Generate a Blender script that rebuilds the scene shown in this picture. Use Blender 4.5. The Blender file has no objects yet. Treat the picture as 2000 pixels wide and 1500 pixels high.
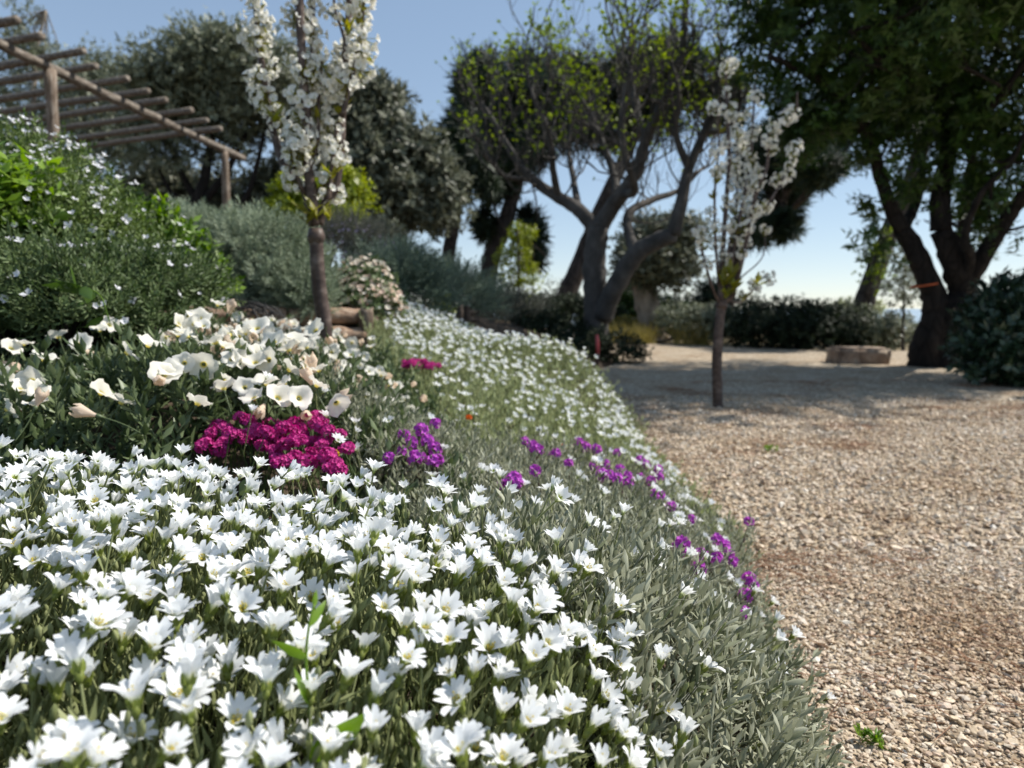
import bpy, math
import numpy as np
from mathutils import Vector, Matrix

# ---------------------------------------------------------------- camera, world, sun, exposure
scene = bpy.context.scene
F = 1333.0                      # focal length in photo pixels (2000 wide)
PITCH = math.atan(150.0 / F)    # horizon at y = 600 of 1500
CAM = np.array([0.0, 0.0, 0.5])
cam_data = bpy.data.cameras.new('camera')
cam_data.sensor_width = 36.0
cam_data.lens = 24.0
cam_data.clip_start = 0.02
cam_data.clip_end = 40000.0
cam_data.dof.use_dof = True
cam_data.dof.focus_distance = 0.56
cam_data.dof.aperture_fstop = 7.6
cam = bpy.data.objects.new('camera', cam_data)
scene.collection.objects.link(cam)
cam.location = CAM
cam.rotation_euler = (math.pi / 2 - PITCH, 0, 0)
scene.camera = cam

SUN_AZ = math.radians(72)       # to the right of the view direction (+Y)
SUN_EL = math.radians(50)
SUN_DIR = np.array([math.sin(SUN_AZ) * math.cos(SUN_EL), math.cos(SUN_AZ) * math.cos(SUN_EL), math.sin(SUN_EL)])
world = bpy.data.worlds.new('World')
scene.world = world
world.use_nodes = True
wn = world.node_tree.nodes
wl = world.node_tree.links
wn.clear()
wo = wn.new('ShaderNodeOutputWorld')
wb = wn.new('ShaderNodeBackground')
sky = wn.new('ShaderNodeTexSky')
sky.sky_type = 'NISHITA'
sky.sun_disc = False
sky.sun_elevation = SUN_EL
sky.sun_rotation = SUN_AZ
sky.altitude = 2200
sky.air_density = 1.0
sky.dust_density = 0.0
sky.ozone_density = 2.0
wb.inputs['Strength'].default_value = 0.15
wg = wn.new('ShaderNodeGamma')            # a hazier, more even sky in every direction
wg.inputs['Gamma'].default_value = 0.50
wl.new(sky.outputs[0], wg.inputs['Color'])
wh = wn.new('ShaderNodeHueSaturation')
wh.inputs['Saturation'].default_value = 1.22
wl.new(wg.outputs[0], wh.inputs['Color'])
wl.new(wh.outputs[0], wb.inputs['Color'])
wl.new(wb.outputs[0], wo.inputs['Surface'])

sun_data = bpy.data.lights.new('sun', 'SUN')
sun_data.energy = 2.85
sun_data.angle = math.radians(0.53)
sun_data.color = (1.0, 0.95, 0.87)
sun = bpy.data.objects.new('sun', sun_data)
scene.collection.objects.link(sun)
sun.rotation_euler = Vector(-SUN_DIR).to_track_quat('-Z', 'Y').to_euler()

scene.view_settings.view_transform = 'Standard'
scene.view_settings.look = 'None'
scene.view_settings.exposure = 1.15
scene.view_settings.gamma = 1.0
scene.view_settings.use_curve_mapping = False
scene.cycles.max_bounces = 7
scene.cycles.diffuse_bounces = 3
scene.cycles.glossy_bounces = 2
scene.cycles.transmission_bounces = 5
scene.cycles.use_denoising = True

COL = scene.collection
rng = np.random.default_rng(7)


# ---------------------------------------------------------------- helpers
def pix(px, py, d):
    """world point seen at photo pixel (px, py) at depth d along +Y"""
    sp, cp = math.sin(PITCH), math.cos(PITCH)
    dx = (px - 1000.0) / F
    up = (750.0 - py) / F
    v = np.array([dx, cp + up * sp, -sp + up * cp])
    return CAM + v * (d / v[1])


def nrm(v):
    v = np.asarray(v, float)
    return v / np.maximum(np.linalg.norm(v, axis=-1, keepdims=True), 1e-9)


class B:
    """mesh builder: vertices with two float attributes (rnd per piece, tt along the piece)"""
    def __init__(s):
        s.V, s.R, s.T, s.Fs, s.n = [], [], [], [], 0

    def add(s, V, Fc, rnd=0.5, tt=0.5, mat=0):
        V = np.asarray(V, float).reshape(-1, 3)
        m = len(V)
        s.V.append(V)
        s.R.append(np.full(m, rnd) if np.isscalar(rnd) else np.asarray(rnd, float))
        s.T.append(np.full(m, tt) if np.isscalar(tt) else np.asarray(tt, float))
        for fa, mi in (Fc if isinstance(Fc, list) else [(Fc, mat)]):
            fa = np.asarray(fa, int)
            if len(fa):
                s.Fs.append((fa + s.n, mi))
        s.n += m

    def done(s):
        V = np.concatenate(s.V) if s.V else np.zeros((0, 3))
        R = np.concatenate(s.R) if s.R else np.zeros(0)
        T = np.concatenate(s.T) if s.T else np.zeros(0)
        g = {}
        for fa, mi in s.Fs:
            g.setdefault((fa.shape[1], mi), []).append(fa)
        Fc = [(np.concatenate(v), k[1]) for k, v in g.items()]
        s.V, s.R, s.T, s.Fs = [V], [R], [T], Fc
        return V, Fc, R, T

    def inst(s, tm, M, P, rnd=None):
        """many transformed copies of builder tm; M (N,3,3), P (N,3)"""
        V, Fc, R, T = tm.done()
        N, m = len(P), len(V)
        if N == 0:
            return
        W = np.einsum('nij,vj->nvi', M, V) + np.asarray(P)[:, None, :]
        rr = np.tile(R, (N, 1)) if rnd is None else np.clip(np.asarray(rnd)[:, None] + (R - 0.5)[None, :], 0, 1)
        off = (np.arange(N) * m)[:, None, None]
        FF = [((fa[None] + off).reshape(-1, fa.shape[1]), mi) for fa, mi in Fc]
        s.add(W.reshape(-1, 3), FF, rr.ravel(), np.tile(T, N))

    def mesh(s, name, mats, smooth=True):
        V, Fc, R, T = s.done()
        me = bpy.data.meshes.new(name)
        me.vertices.add(len(V))
        me.vertices.foreach_set('co', V.astype(np.float32).ravel())
        if Fc:
            loops = np.concatenate([fa.ravel() for fa, _ in Fc])
            sizes = np.concatenate([np.full(len(fa), fa.shape[1]) for fa, _ in Fc])
            mi = np.concatenate([np.full(len(fa), m) for fa, m in Fc])
            me.loops.add(len(loops))
            me.loops.foreach_set('vertex_index', loops.astype(np.int32))
            me.polygons.add(len(sizes))
            st = np.concatenate([[0], np.cumsum(sizes)[:-1]])
            me.polygons.foreach_set('loop_start', st.astype(np.int32))
            me.polygons.foreach_set('material_index', mi.astype(np.int32))
            me.polygons.foreach_set('use_smooth', np.full(len(sizes), smooth))
        for m in (mats if isinstance(mats, (list, tuple)) else [mats]):
            me.materials.append(m)
        a = me.attributes.new('rnd', 'FLOAT', 'POINT')
        a.data.foreach_set('value', R.astype(np.float32))
        a = me.attributes.new('tt', 'FLOAT', 'POINT')
        a.data.foreach_set('value', T.astype(np.float32))
        me.update(calc_edges=True)
        return me


def ob(name, data, parent=None, M=None, kind=None):
    o = bpy.data.objects.new(name, data)
    COL.objects.link(o)
    if parent is not None:
        o.parent = parent
    if M is not None:
        o.matrix_local = M
    if kind:
        o['kind'] = kind
    return o


def part(name, b, mats, parent, kind=None, smooth=True):
    """a part whose vertices were written in world coordinates"""
    me = b.mesh(name, mats, smooth)
    o = ob(name, me, parent, kind=kind)
    if parent is not None:
        t = np.array(parent.location)
        me.transform(Matrix.Translation(-Vector(t)))
    return o


def thing(name, label, cat, loc, group=None):
    o = ob(name, None)
    o.location = Vector(loc)
    o.empty_display_size = 0.05
    o['label'] = label
    o['category'] = cat
    if group:
        o['group'] = group
    return o


def structure(name, b, mats, smooth=True):
    return ob(name, b.mesh(name, mats, smooth), kind='structure')


def frames(D, spin=None, r=None):
    """rotation matrices whose Z column is D, spun about it"""
    D = nrm(D)
    N = len(D)
    if spin is None:
        spin = (r or rng).uniform(0, 2 * np.pi, N)
    h = np.where(np.abs(D[:, 2:3]) < 0.95, np.array([[0, 0, 1.0]]), np.array([[1.0, 0, 0]]))
    X = nrm(np.cross(h, D))
    Y = np.cross(D, X)
    c, s_ = np.cos(spin)[:, None], np.sin(spin)[:, None]
    X2 = X * c + Y * s_
    Y2 = np.cross(D, X2)
    return np.stack([X2, Y2, D], axis=2)


def mat4(M3, p, s=1.0):
    m = np.eye(4)
    m[:3, :3] = np.asarray(M3) * s
    m[:3, 3] = p
    return Matrix(m.tolist())


def catmull(P, per=5):
    P = np.asarray(P, float)
    if len(P) < 3:
        return P
    Q = np.vstack([2 * P[0] - P[1], P, 2 * P[-1] - P[-2]])
    out = []
    for i in range(1, len(Q) - 2):
        a, b_, c, d = Q[i - 1], Q[i], Q[i + 1], Q[i + 2]
        for t in np.arange(per) / per:
            out.append(0.5 * (2 * b_ + (c - a) * t + (2 * a - 5 * b_ + 4 * c - d) * t * t + (3 * b_ - a - 3 * c + d) * t ** 3))
    out.append(P[-1])
    return np.array(out)


def tube(b, P, R, sides=8, rnd=0.5, mat=0, rough=0.0, cap=True, r=None):
    P = np.asarray(P, float)
    n = len(P)
    R = np.full(n, R) if np.isscalar(R) else np.interp(np.linspace(0, 1, n), np.linspace(0, 1, len(R)), R)
    Tn = nrm(np.gradient(P, axis=0))
    ref = np.array([0, 0, 1.0]) if abs(Tn[0, 2]) < 0.9 else np.array([1.0, 0, 0])
    X = np.zeros_like(P)
    x = nrm(np.cross(ref, Tn[0]))
    for i in range(n):
        x = nrm(x - Tn[i] * np.dot(x, Tn[i]))
        X[i] = x
    Y = np.cross(Tn, X)
    a = np.arange(sides) / sides * 2 * np.pi
    rad = R[:, None] * np.ones((n, sides))
    if rough:
        rad = rad * (1 + rough * (r or rng).normal(0, 1, (n, sides)))
    V = P[:, None] + rad[..., None] * (np.cos(a)[None, :, None] * X[:, None] + np.sin(a)[None, :, None] * Y[:, None])
    i, j = np.meshgrid(np.arange(n - 1), np.arange(sides), indexing='ij')
    q = np.stack([i * sides + j, i * sides + (j + 1) % sides, (i + 1) * sides + (j + 1) % sides, (i + 1) * sides + j], -1).reshape(-1, 4)
    V = V.reshape(-1, 3)
    tt = np.repeat(np.linspace(0, 1, n), sides)
    Fc = [(q, mat)]
    if cap:
        m = len(V)
        V = np.vstack([V, P[0], P[-1]])
        tt = np.concatenate([tt, [0, 1]])
        k = np.arange(sides)
        Fc.append((np.stack([(k + 1) % sides, k, np.full(sides, m)], 1), mat))
        o = (n - 1) * sides
        Fc.append((np.stack([o + k, o + (k + 1) % sides, np.full(sides, m + 1)], 1), mat))
    b.add(V, Fc, rnd, tt)


def blade(L, W, curl=0.6, fold=0.25, n=4, prof='lance', mat=0, rnd=0.5):
    """leaf along +Z, width along X, curling toward -Y"""
    b = B()
    if n == 1:                       # smallest leaves: a folded diamond
        k = .62 if prof == 'spat' else .42
        y = -L * math.sin(curl * .5)
        b.add([[0, 0, 0], [W * .5, y * k - fold * W * .5, L * k], [0, y, L * math.cos(curl * .5)], [-W * .5, y * k - fold * W * .5, L * k]], [([[0, 1, 2], [0, 2, 3]], mat)], rnd, [0, .5, 1, .5])
        return b
    t = np.linspace(0, 1, n + 1)
    if prof == 'lance':
        w = W * 0.5 * np.clip(np.sin(np.pi * (0.08 + 0.92 * t) ** 0.8), 0.03, 1)
    elif prof == 'spat':
        w = W * 0.5 * np.clip(0.25 + 0.9 * np.sin(np.pi * t ** 1.7), 0.1, 1) * np.where(t > 0.999, 0.25, 1)
    else:
        w = W * 0.5 * (1 - 0.9 * t)
    ang = curl * t ** 1.3
    dz = np.cos(ang) * L / n
    dy = -np.sin(ang) * L / n
    z = np.concatenate([[0], np.cumsum(dz[:-1])])
    y = np.concatenate([[0], np.cumsum(dy[:-1])])
    V = []
    for k in range(n + 1):
        V += [[-w[k], y[k] - fold * w[k], z[k]], [0, y[k], z[k]], [w[k], y[k] - fold * w[k], z[k]]]
    q = []
    for k in range(n):
        a = 3 * k
        q += [[a, a + 1, a + 4, a + 3], [a + 1, a + 2, a + 5, a + 4]]
    b.add(V, [(q, mat)], rnd, np.repeat(t, 3))
    return b


def rot(ax, a):
    return np.array(Matrix.Rotation(a, 3, ax))


# ---------------------------------------------------------------- materials
def nodes(name):
    m = bpy.data.materials.new(name)
    m.use_nodes = True
    nt = m.node_tree
    nt.nodes.clear()
    return m, nt.nodes, nt.links


def ramp(n, cols, interp='LINEAR'):
    r_ = n.new('ShaderNodeValToRGB')
    r_.color_ramp.interpolation = interp
    e = r_.color_ramp.elements
    while len(e) < len(cols):
        e.new(0.5)
    for k, (p, c) in enumerate(cols):
        e[k].position = p
        e[k].color = (*c, 1)
    return r_


def leaf_mat(name, c0, c1, rough=0.5, trans=0.3, spec=0.4, tip=None, tcol=None, sheen=0.0):
    m, n, l = nodes(name)
    at = n.new('ShaderNodeAttribute'); at.attribute_name = 'rnd'
    r_ = ramp(n, [(0, c0), (1, c1)])
    l.new(at.outputs['Fac'], r_.inputs[0])
    col = r_.outputs[0]
    if tip is not None:
        a2 = n.new('ShaderNodeAttribute'); a2.attribute_name = 'tt'
        r2 = ramp(n, tip[0])
        l.new(a2.outputs['Fac'], r2.inputs[0])
        mx = n.new('ShaderNodeMix'); mx.data_type = 'RGBA'; mx.blend_type = tip[1]
        mx.inputs[0].default_value = 1.0
        l.new(col, mx.inputs[6]); l.new(r2.outputs[0], mx.inputs[7])
        col = mx.outputs[2]
    p = n.new('ShaderNodeBsdfPrincipled')
    p.inputs['Roughness'].default_value = rough
    p.inputs['Specular IOR Level'].default_value = spec
    l.new(col, p.inputs['Base Color'])
    if sheen:                                  # felted, woolly leaves
        p.inputs['Sheen Weight'].default_value = sheen
        p.inputs['Sheen Roughness'].default_value = 0.4
    t = n.new('ShaderNodeBsdfTranslucent')
    if tcol is None:
        hs = n.new('ShaderNodeHueSaturation')
        hs.inputs['Saturation'].default_value = 1.1
        hs.inputs['Value'].default_value = 1.25
        l.new(col, hs.inputs['Color']); l.new(hs.outputs[0], t.inputs['Color'])
    else:
        t.inputs['Color'].default_value = (*tcol, 1)
    mix = n.new('ShaderNodeMixShader')
    mix.inputs[0].default_value = trans
    l.new(p.outputs[0], mix.inputs[1]); l.new(t.outputs[0], mix.inputs[2])
    o = n.new('ShaderNodeOutputMaterial')
    l.new(mix.outputs[0], o.inputs['Surface'])
    return m


def surf_mat(name, cols, scale=8.0, rough=0.9, bump=0.3, stretch=(1, 1, 1), detail=6, voro=None, dist=0.02, spec=0.3):
    m, n, l = nodes(name)
    tc = n.new('ShaderNodeTexCoord')
    mp = n.new('ShaderNodeMapping')
    mp.inputs['Scale'].default_value = stretch
    l.new(tc.outputs['Object'], mp.inputs[0])
    ns = n.new('ShaderNodeTexNoise')
    ns.inputs['Scale'].default_value = scale
    ns.inputs['Detail'].default_value = detail
    ns.inputs['Roughness'].default_value = 0.65
    l.new(mp.outputs[0], ns.inputs['Vector'])
    r_ = ramp(n, cols)
    l.new(ns.outputs['Fac'], r_.inputs[0])
    p = n.new('ShaderNodeBsdfPrincipled')
    p.inputs['Roughness'].default_value = rough
    p.inputs['Specular IOR Level'].default_value = spec
    h = ns.outputs['Fac']
    col = r_.outputs[0]
    if voro:
        v = n.new('ShaderNodeTexVoronoi'); v.feature = 'DISTANCE_TO_EDGE'
        v.inputs['Scale'].default_value = voro
        l.new(mp.outputs[0], v.inputs['Vector'])
        r3 = ramp(n, [(0.0, (0.35, 0.33, 0.3)), (0.12, (1, 1, 1))])
        l.new(v.outputs['Distance'], r3.inputs[0])
        mx = n.new('ShaderNodeMix'); mx.data_type = 'RGBA'; mx.blend_type = 'MULTIPLY'
        mx.inputs[0].default_value = 0.8
        l.new(col, mx.inputs[6]); l.new(r3.outputs[0], mx.inputs[7])
        col = mx.outputs[2]
        ad = n.new('ShaderNodeMath'); ad.operation = 'ADD'
        l.new(h, ad.inputs[0]); l.new(v.outputs['Distance'], ad.inputs[1])
        h = ad.outputs[0]
    l.new(col, p.inputs['Base Color'])
    bp = n.new('ShaderNodeBump')
    bp.inputs['Strength'].default_value = bump
    bp.inputs['Distance'].default_value = dist
    l.new(h, bp.inputs['Height'])
    l.new(bp.outputs[0], p.inputs['Normal'])
    o = n.new('ShaderNodeOutputMaterial')
    l.new(p.outputs[0], o.inputs['Surface'])
    return m


WHITE_TIP = [(0.0, (0.42, 0.5, 0.06)), (0.2, (0.78, 0.82, 0.45)), (0.42, (1, 1, 1)), (1, (1, 1, 1))]
M_petal = leaf_mat('white_petal', (0.80, 0.82, 0.84), (0.88, 0.88, 0.86), 0.55, 0.33, 0.2, (WHITE_TIP, 'MULTIPLY'))
M_calyx = leaf_mat('calyx_green', (0.16, 0.21, 0.04), (0.30, 0.34, 0.08), 0.55, 0.4)
M_stamen = leaf_mat('stamen_yellow', (0.6, 0.48, 0.06), (0.75, 0.6, 0.1), 0.6, 0.2)
M_stem = leaf_mat('mat_stem_green', (0.16, 0.19, 0.065), (0.40, 0.43, 0.22), 0.6, 0.3, 0.25)
M_silver = leaf_mat('silver_leaf', (0.14, 0.158, 0.08), (0.48, 0.485, 0.36), 0.75, 0.2, 0.25, sheen=0.25)
M_silver_bright = leaf_mat('mat_leaf_green', (0.20, 0.23, 0.085), (0.48, 0.52, 0.30), 0.7, 0.3, 0.25)
M_conv = leaf_mat('bindweed_petal', (0.78, 0.74, 0.64), (0.87, 0.85, 0.79), 0.6, 0.35, 0.15,
                  ([(0.0, (0.85, 0.6, 0.04)), (0.16, (0.95, 0.85, 0.3)), (0.26, (1, 1, 0.97)), (1, (1, 1, 1))], 'MULTIPLY'))
M_wilt = leaf_mat('wilted_petal', (0.55, 0.36, 0.24), (0.8, 0.68, 0.55), 0.7, 0.35, 0.1)
M_convleaf = leaf_mat('bindweed_leaf', (0.055, 0.085, 0.03), (0.20, 0.25, 0.12), 0.42, 0.22, 0.5)
M_pink = leaf_mat('magenta_petal', (0.36, 0.015, 0.15), (0.70, 0.08, 0.36), 0.6, 0.3, 0.2)
M_purple = leaf_mat('purple_petal', (0.34, 0.03, 0.36), (0.68, 0.16, 0.70), 0.6, 0.3, 0.2)
M_yellow = leaf_mat('yellow_petal', (0.75, 0.45, 0.02), (0.8, 0.55, 0.03), 0.6, 0.3, 0.2)
M_orange = leaf_mat('orange_petal', (0.7, 0.14, 0.03), (0.75, 0.2, 0.05), 0.6, 0.3, 0.2)
M_grassy = leaf_mat('tuft_leaf', (0.05, 0.09, 0.02), (0.12, 0.17, 0.05), 0.5, 0.3)
M_darkstem = leaf_mat('dark_stem', (0.04, 0.03, 0.025), (0.10, 0.06, 0.05), 0.7, 0.1)
M_rosemary = leaf_mat('rosemary_leaf', (0.05, 0.09, 0.02), (0.20, 0.27, 0.08), 0.5, 0.25, 0.4)
M_rosegrey = leaf_mat('grey_shrub_leaf', (0.13, 0.17, 0.10), (0.40, 0.46, 0.33), 0.6, 0.25, 0.35)
M_fine = leaf_mat('fine_rosemary_leaf', (0.05, 0.085, 0.025), (0.18, 0.24, 0.10), 0.55, 0.25, 0.35)
M_trail = leaf_mat('trailing_leaf', (0.09, 0.13, 0.09), (0.22, 0.28, 0.21), 0.6, 0.25, 0.35)
M_bright = leaf_mat('bright_leaf', (0.10, 0.20, 0.015), (0.24, 0.36, 0.04), 0.4, 0.4, 0.5)
M_vine = leaf_mat('vine_leaf', (0.05, 0.10, 0.015), (0.10, 0.17, 0.03), 0.4, 0.3, 0.4)
M_lime = leaf_mat('lime_leaf', (0.12, 0.17, 0.01), (0.36, 0.40, 0.03), 0.4, 0.4, 0.5)
M_olivegreen = leaf_mat('dusky_leaf', (0.06, 0.07, 0.05), (0.15, 0.15, 0.12), 0.6, 0.2)
M_creamflower = leaf_mat('cream_flower', (0.74, 0.52, 0.42), (0.84, 0.81, 0.70), 0.6, 0.3, 0.2)
M_tinywhite = leaf_mat('tiny_white_flower', (0.7, 0.7, 0.74), (0.82, 0.82, 0.84), 0.6, 0.3, 0.2)
M_tinylilac = leaf_mat('tiny_lilac_flower', (0.3, 0.26, 0.42), (0.45, 0.40, 0.55), 0.6, 0.3, 0.2)
M_blossom = leaf_mat('cherry_petal', (0.78, 0.76, 0.70), (0.88, 0.87, 0.83), 0.6, 0.35, 0.15,
                     ([(0, (0.75, 0.78, 0.4)), (0.25, (1, 1, 0.97)), (1, (1, 1, 1))], 'MULTIPLY'))
M_newleaf = leaf_mat('new_cherry_leaf', (0.20, 0.17, 0.02), (0.34, 0.36, 0.04), 0.4, 0.45, 0.5)
M_figleaf = leaf_mat('fig_leaf', (0.14, 0.20, 0.02), (0.28, 0.36, 0.03), 0.5, 0.5)
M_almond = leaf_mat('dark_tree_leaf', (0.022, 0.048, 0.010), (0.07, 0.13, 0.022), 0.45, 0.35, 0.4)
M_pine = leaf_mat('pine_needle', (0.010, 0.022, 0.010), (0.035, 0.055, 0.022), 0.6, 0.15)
M_olive = leaf_mat('olive_leaf', (0.09, 0.105, 0.06), (0.26, 0.28, 0.18), 0.5, 0.2)
M_oak = leaf_mat('grey_tree_leaf', (0.06, 0.07, 0.042), (0.20, 0.21, 0.135), 0.5, 0.2)
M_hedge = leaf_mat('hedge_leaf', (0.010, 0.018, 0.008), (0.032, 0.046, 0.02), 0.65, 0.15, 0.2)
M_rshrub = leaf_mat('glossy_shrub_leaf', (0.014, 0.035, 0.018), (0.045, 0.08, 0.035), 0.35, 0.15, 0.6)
M_tuft = leaf_mat('straw_tuft', (0.16, 0.14, 0.03), (0.34, 0.28, 0.09), 0.6, 0.35)
M_bark_cherry = surf_mat('cherry_bark', [(0.3, (0.035, 0.022, 0.018)), (0.5, (0.085, 0.058, 0.047)), (0.72, (0.20, 0.155, 0.13))], 26, 0.5, 0.35, (1, 1, 1.7), dist=0.003)
M_bark_fig = surf_mat('fig_bark', [(0.3, (0.035, 0.032, 0.029)), (0.55, (0.075, 0.068, 0.062)), (0.75, (0.13, 0.118, 0.107))], 9, 0.85, 0.6, (1, 1, 0.7))
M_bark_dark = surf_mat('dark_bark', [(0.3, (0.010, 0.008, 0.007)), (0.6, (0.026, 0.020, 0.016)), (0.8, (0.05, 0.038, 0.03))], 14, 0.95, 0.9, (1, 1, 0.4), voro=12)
M_bark_pine = surf_mat('pine_bark', [(0.3, (0.035, 0.028, 0.024)), (0.6, (0.09, 0.07, 0.06)), (0.8, (0.16, 0.12, 0.10))], 7, 0.95, 0.8, (1, 1, 0.4), voro=7)
M_bark_olive = surf_mat('olive_bark', [(0.3, (0.12, 0.10, 0.075)), (0.55, (0.32, 0.26, 0.20)), (0.8, (0.45, 0.39, 0.31))], 10, 0.9, 0.9, (1, 1, 0.4))
M_pole = surf_mat('weathered_pole', [(0.3, (0.05, 0.036, 0.026)), (0.5, (0.17, 0.138, 0.108)), (0.7, (0.36, 0.325, 0.28))], 9, 0.8, 0.5, (6, 1.2, 6), dist=0.01)
M_post = surf_mat('weathered_post', [(0.3, (0.07, 0.045, 0.03)), (0.5, (0.20, 0.15, 0.11)), (0.72, (0.36, 0.31, 0.26))], 9, 0.8, 0.5, (6, 6, 1.0), dist=0.01)
M_log = surf_mat('weathered_log', [(0.3, (0.12, 0.07, 0.045)), (0.5, (0.33, 0.22, 0.15)), (0.75, (0.5, 0.42, 0.33))], 16, 0.85, 0.6, (0.8, 5, 5), dist=0.008)
M_logend = surf_mat('dark_timber', [(0.3, (0.03, 0.024, 0.02)), (0.7, (0.12, 0.09, 0.07))], 20, 0.9, 0.5)
M_stone = surf_mat('rough_limestone', [(0.3, (0.13, 0.085, 0.06)), (0.5, (0.30, 0.22, 0.16)), (0.7, (0.44, 0.38, 0.31))], 7, 0.95, 0.9, voro=None, dist=0.03)
M_stone_warm = surf_mat('ochre_limestone', [(0.3, (0.30, 0.15, 0.08)), (0.5, (0.46, 0.32, 0.2)), (0.7, (0.55, 0.47, 0.37))], 6, 0.95, 0.9, dist=0.03)
M_stake = surf_mat('red_paint', [(0.3, (0.5, 0.07, 0.07)), (0.7, (0.62, 0.12, 0.12))], 20, 0.5, 0.1)
M_stakewood = surf_mat('stake_wood', [(0.3, (0.06, 0.035, 0.03)), (0.7, (0.14, 0.08, 0.07))], 20, 0.9, 0.4)
M_soil = surf_mat('bed_soil', [(0.3, (0.035, 0.026, 0.018)), (0.55, (0.09, 0.066, 0.045)), (0.75, (0.16, 0.12, 0.085))], 25, 0.98, 0.9, dist=0.03)
M_dry = surf_mat('dry_ground', [(0.3, (0.08, 0.075, 0.04)), (0.5, (0.20, 0.16, 0.09)), (0.7, (0.36, 0.28, 0.17))], 2.5, 0.98, 0.8, dist=0.05)
M_cord = surf_mat('orange_cord', [(0.3, (0.5, 0.1, 0.03)), (0.7, (0.6, 0.14, 0.05))], 20, 0.6, 0.1)


def gravel_mat():
    m, n, l = nodes('gravel')
    tc = n.new('ShaderNodeTexCoord')
    v = n.new('ShaderNodeTexVoronoi'); v.inputs['Scale'].default_value = 85
    v.inputs['Randomness'].default_value = 1
    l.new(tc.outputs['Object'], v.inputs['Vector'])
    sp = n.new('ShaderNodeSeparateColor')
    l.new(v.outputs['Color'], sp.inputs[0])
    r_ = ramp(n, [(0, (0.15, 0.11, 0.075)), (0.25, (0.30, 0.235, 0.16)), (0.5, (0.42, 0.345, 0.245)), (0.75, (0.50, 0.41, 0.30)), (1, (0.60, 0.53, 0.43))])
    l.new(sp.outputs[0], r_.inputs[0])
    ns = n.new('ShaderNodeTexNoise'); ns.inputs['Scale'].default_value = 3.5; ns.inputs['Detail'].default_value = 7
    l.new(tc.outputs['Object'], ns.inputs['Vector'])
    r2 = ramp(n, [(0.3, (0.74, 0.64, 0.53)), (0.5, (0.93, 0.9, 0.86)), (0.65, (1, 1, 1))])
    l.new(ns.outputs['Fac'], r2.inputs[0])
    mx = n.new('ShaderNodeMix'); mx.data_type = 'RGBA'; mx.blend_type = 'MULTIPLY'; mx.inputs[0].default_value = 1
    l.new(r_.outputs[0], mx.inputs[6]); l.new(r2.outputs[0], mx.inputs[7])
    p = n.new('ShaderNodeBsdfPrincipled'); p.inputs['Roughness'].default_value = 0.85
    l.new(mx.outputs[2], p.inputs['Base Color'])
    bp = n.new('ShaderNodeBump'); bp.inputs['Strength'].default_value = 0.9; bp.inputs['Distance'].default_value = 0.008
    bp.invert = True
    l.new(v.outputs['Distance'], bp.inputs['Height']); l.new(bp.outputs[0], p.inputs['Normal'])
    o = n.new('ShaderNodeOutputMaterial'); l.new(p.outputs[0], o.inputs['Surface'])
    return m


def pebble_mat():
    m, n, l = nodes('pebble')
    at = n.new('ShaderNodeAttribute'); at.attribute_name = 'rnd'
    r_ = ramp(n, [(0, (0.26, 0.19, 0.14)), (0.14, (0.46, 0.34, 0.23)), (0.3, (0.62, 0.50, 0.35)), (0.45, (0.56, 0.50, 0.42)), (0.6, (0.70, 0.56, 0.42)),
                  (0.75, (0.76, 0.66, 0.52)), (0.88, (0.58, 0.43, 0.32)), (1, (0.84, 0.79, 0.7))])
    l.new(at.outputs['Fac'], r_.inputs[0])
    tc = n.new('ShaderNodeTexCoord')
    ns = n.new('ShaderNodeTexNoise'); ns.inputs['Scale'].default_value = 350; ns.inputs['Detail'].default_value = 4
    l.new(tc.outputs['Object'], ns.inputs['Vector'])
    r2 = ramp(n, [(0.3, (0.72, 0.68, 0.62)), (0.6, (1, 1, 1))])
    l.new(ns.outputs['Fac'], r2.inputs[0])
    nb = n.new('ShaderNodeTexNoise'); nb.inputs['Scale'].default_value = 3.5; nb.inputs['Detail'].default_value = 7
    l.new(tc.outputs['Object'], nb.inputs['Vector'])
    r3 = ramp(n, [(0.3, (0.80, 0.71, 0.60)), (0.5, (0.96, 0.94, 0.90)), (0.65, (1, 1, 1))])
    l.new(nb.outputs['Fac'], r3.inputs[0])
    mx = n.new('ShaderNodeMix'); mx.data_type = 'RGBA'; mx.blend_type = 'MULTIPLY'; mx.inputs[0].default_value = 1
    l.new(r_.outputs[0], mx.inputs[6]); l.new(r2.outputs[0], mx.inputs[7])
    m2 = n.new('ShaderNodeMix'); m2.data_type = 'RGBA'; m2.blend_type = 'MULTIPLY'; m2.inputs[0].default_value = 1
    l.new(mx.outputs[2], m2.inputs[6]); l.new(r3.outputs[0], m2.inputs[7])
    p = n.new('ShaderNodeBsdfPrincipled'); p.inputs['Roughness'].default_value = 0.7
    l.new(m2.outputs[2], p.inputs['Base Color'])
    bp = n.new('ShaderNodeBump'); bp.inputs['Strength'].default_value = 0.3; bp.inputs['Distance'].default_value = 0.001
    l.new(ns.outputs['Fac'], bp.inputs['Height']); l.new(bp.outputs[0], p.inputs['Normal'])
    o = n.new('ShaderNodeOutputMaterial'); l.new(p.outputs[0], o.inputs['Surface'])
    return m


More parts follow.
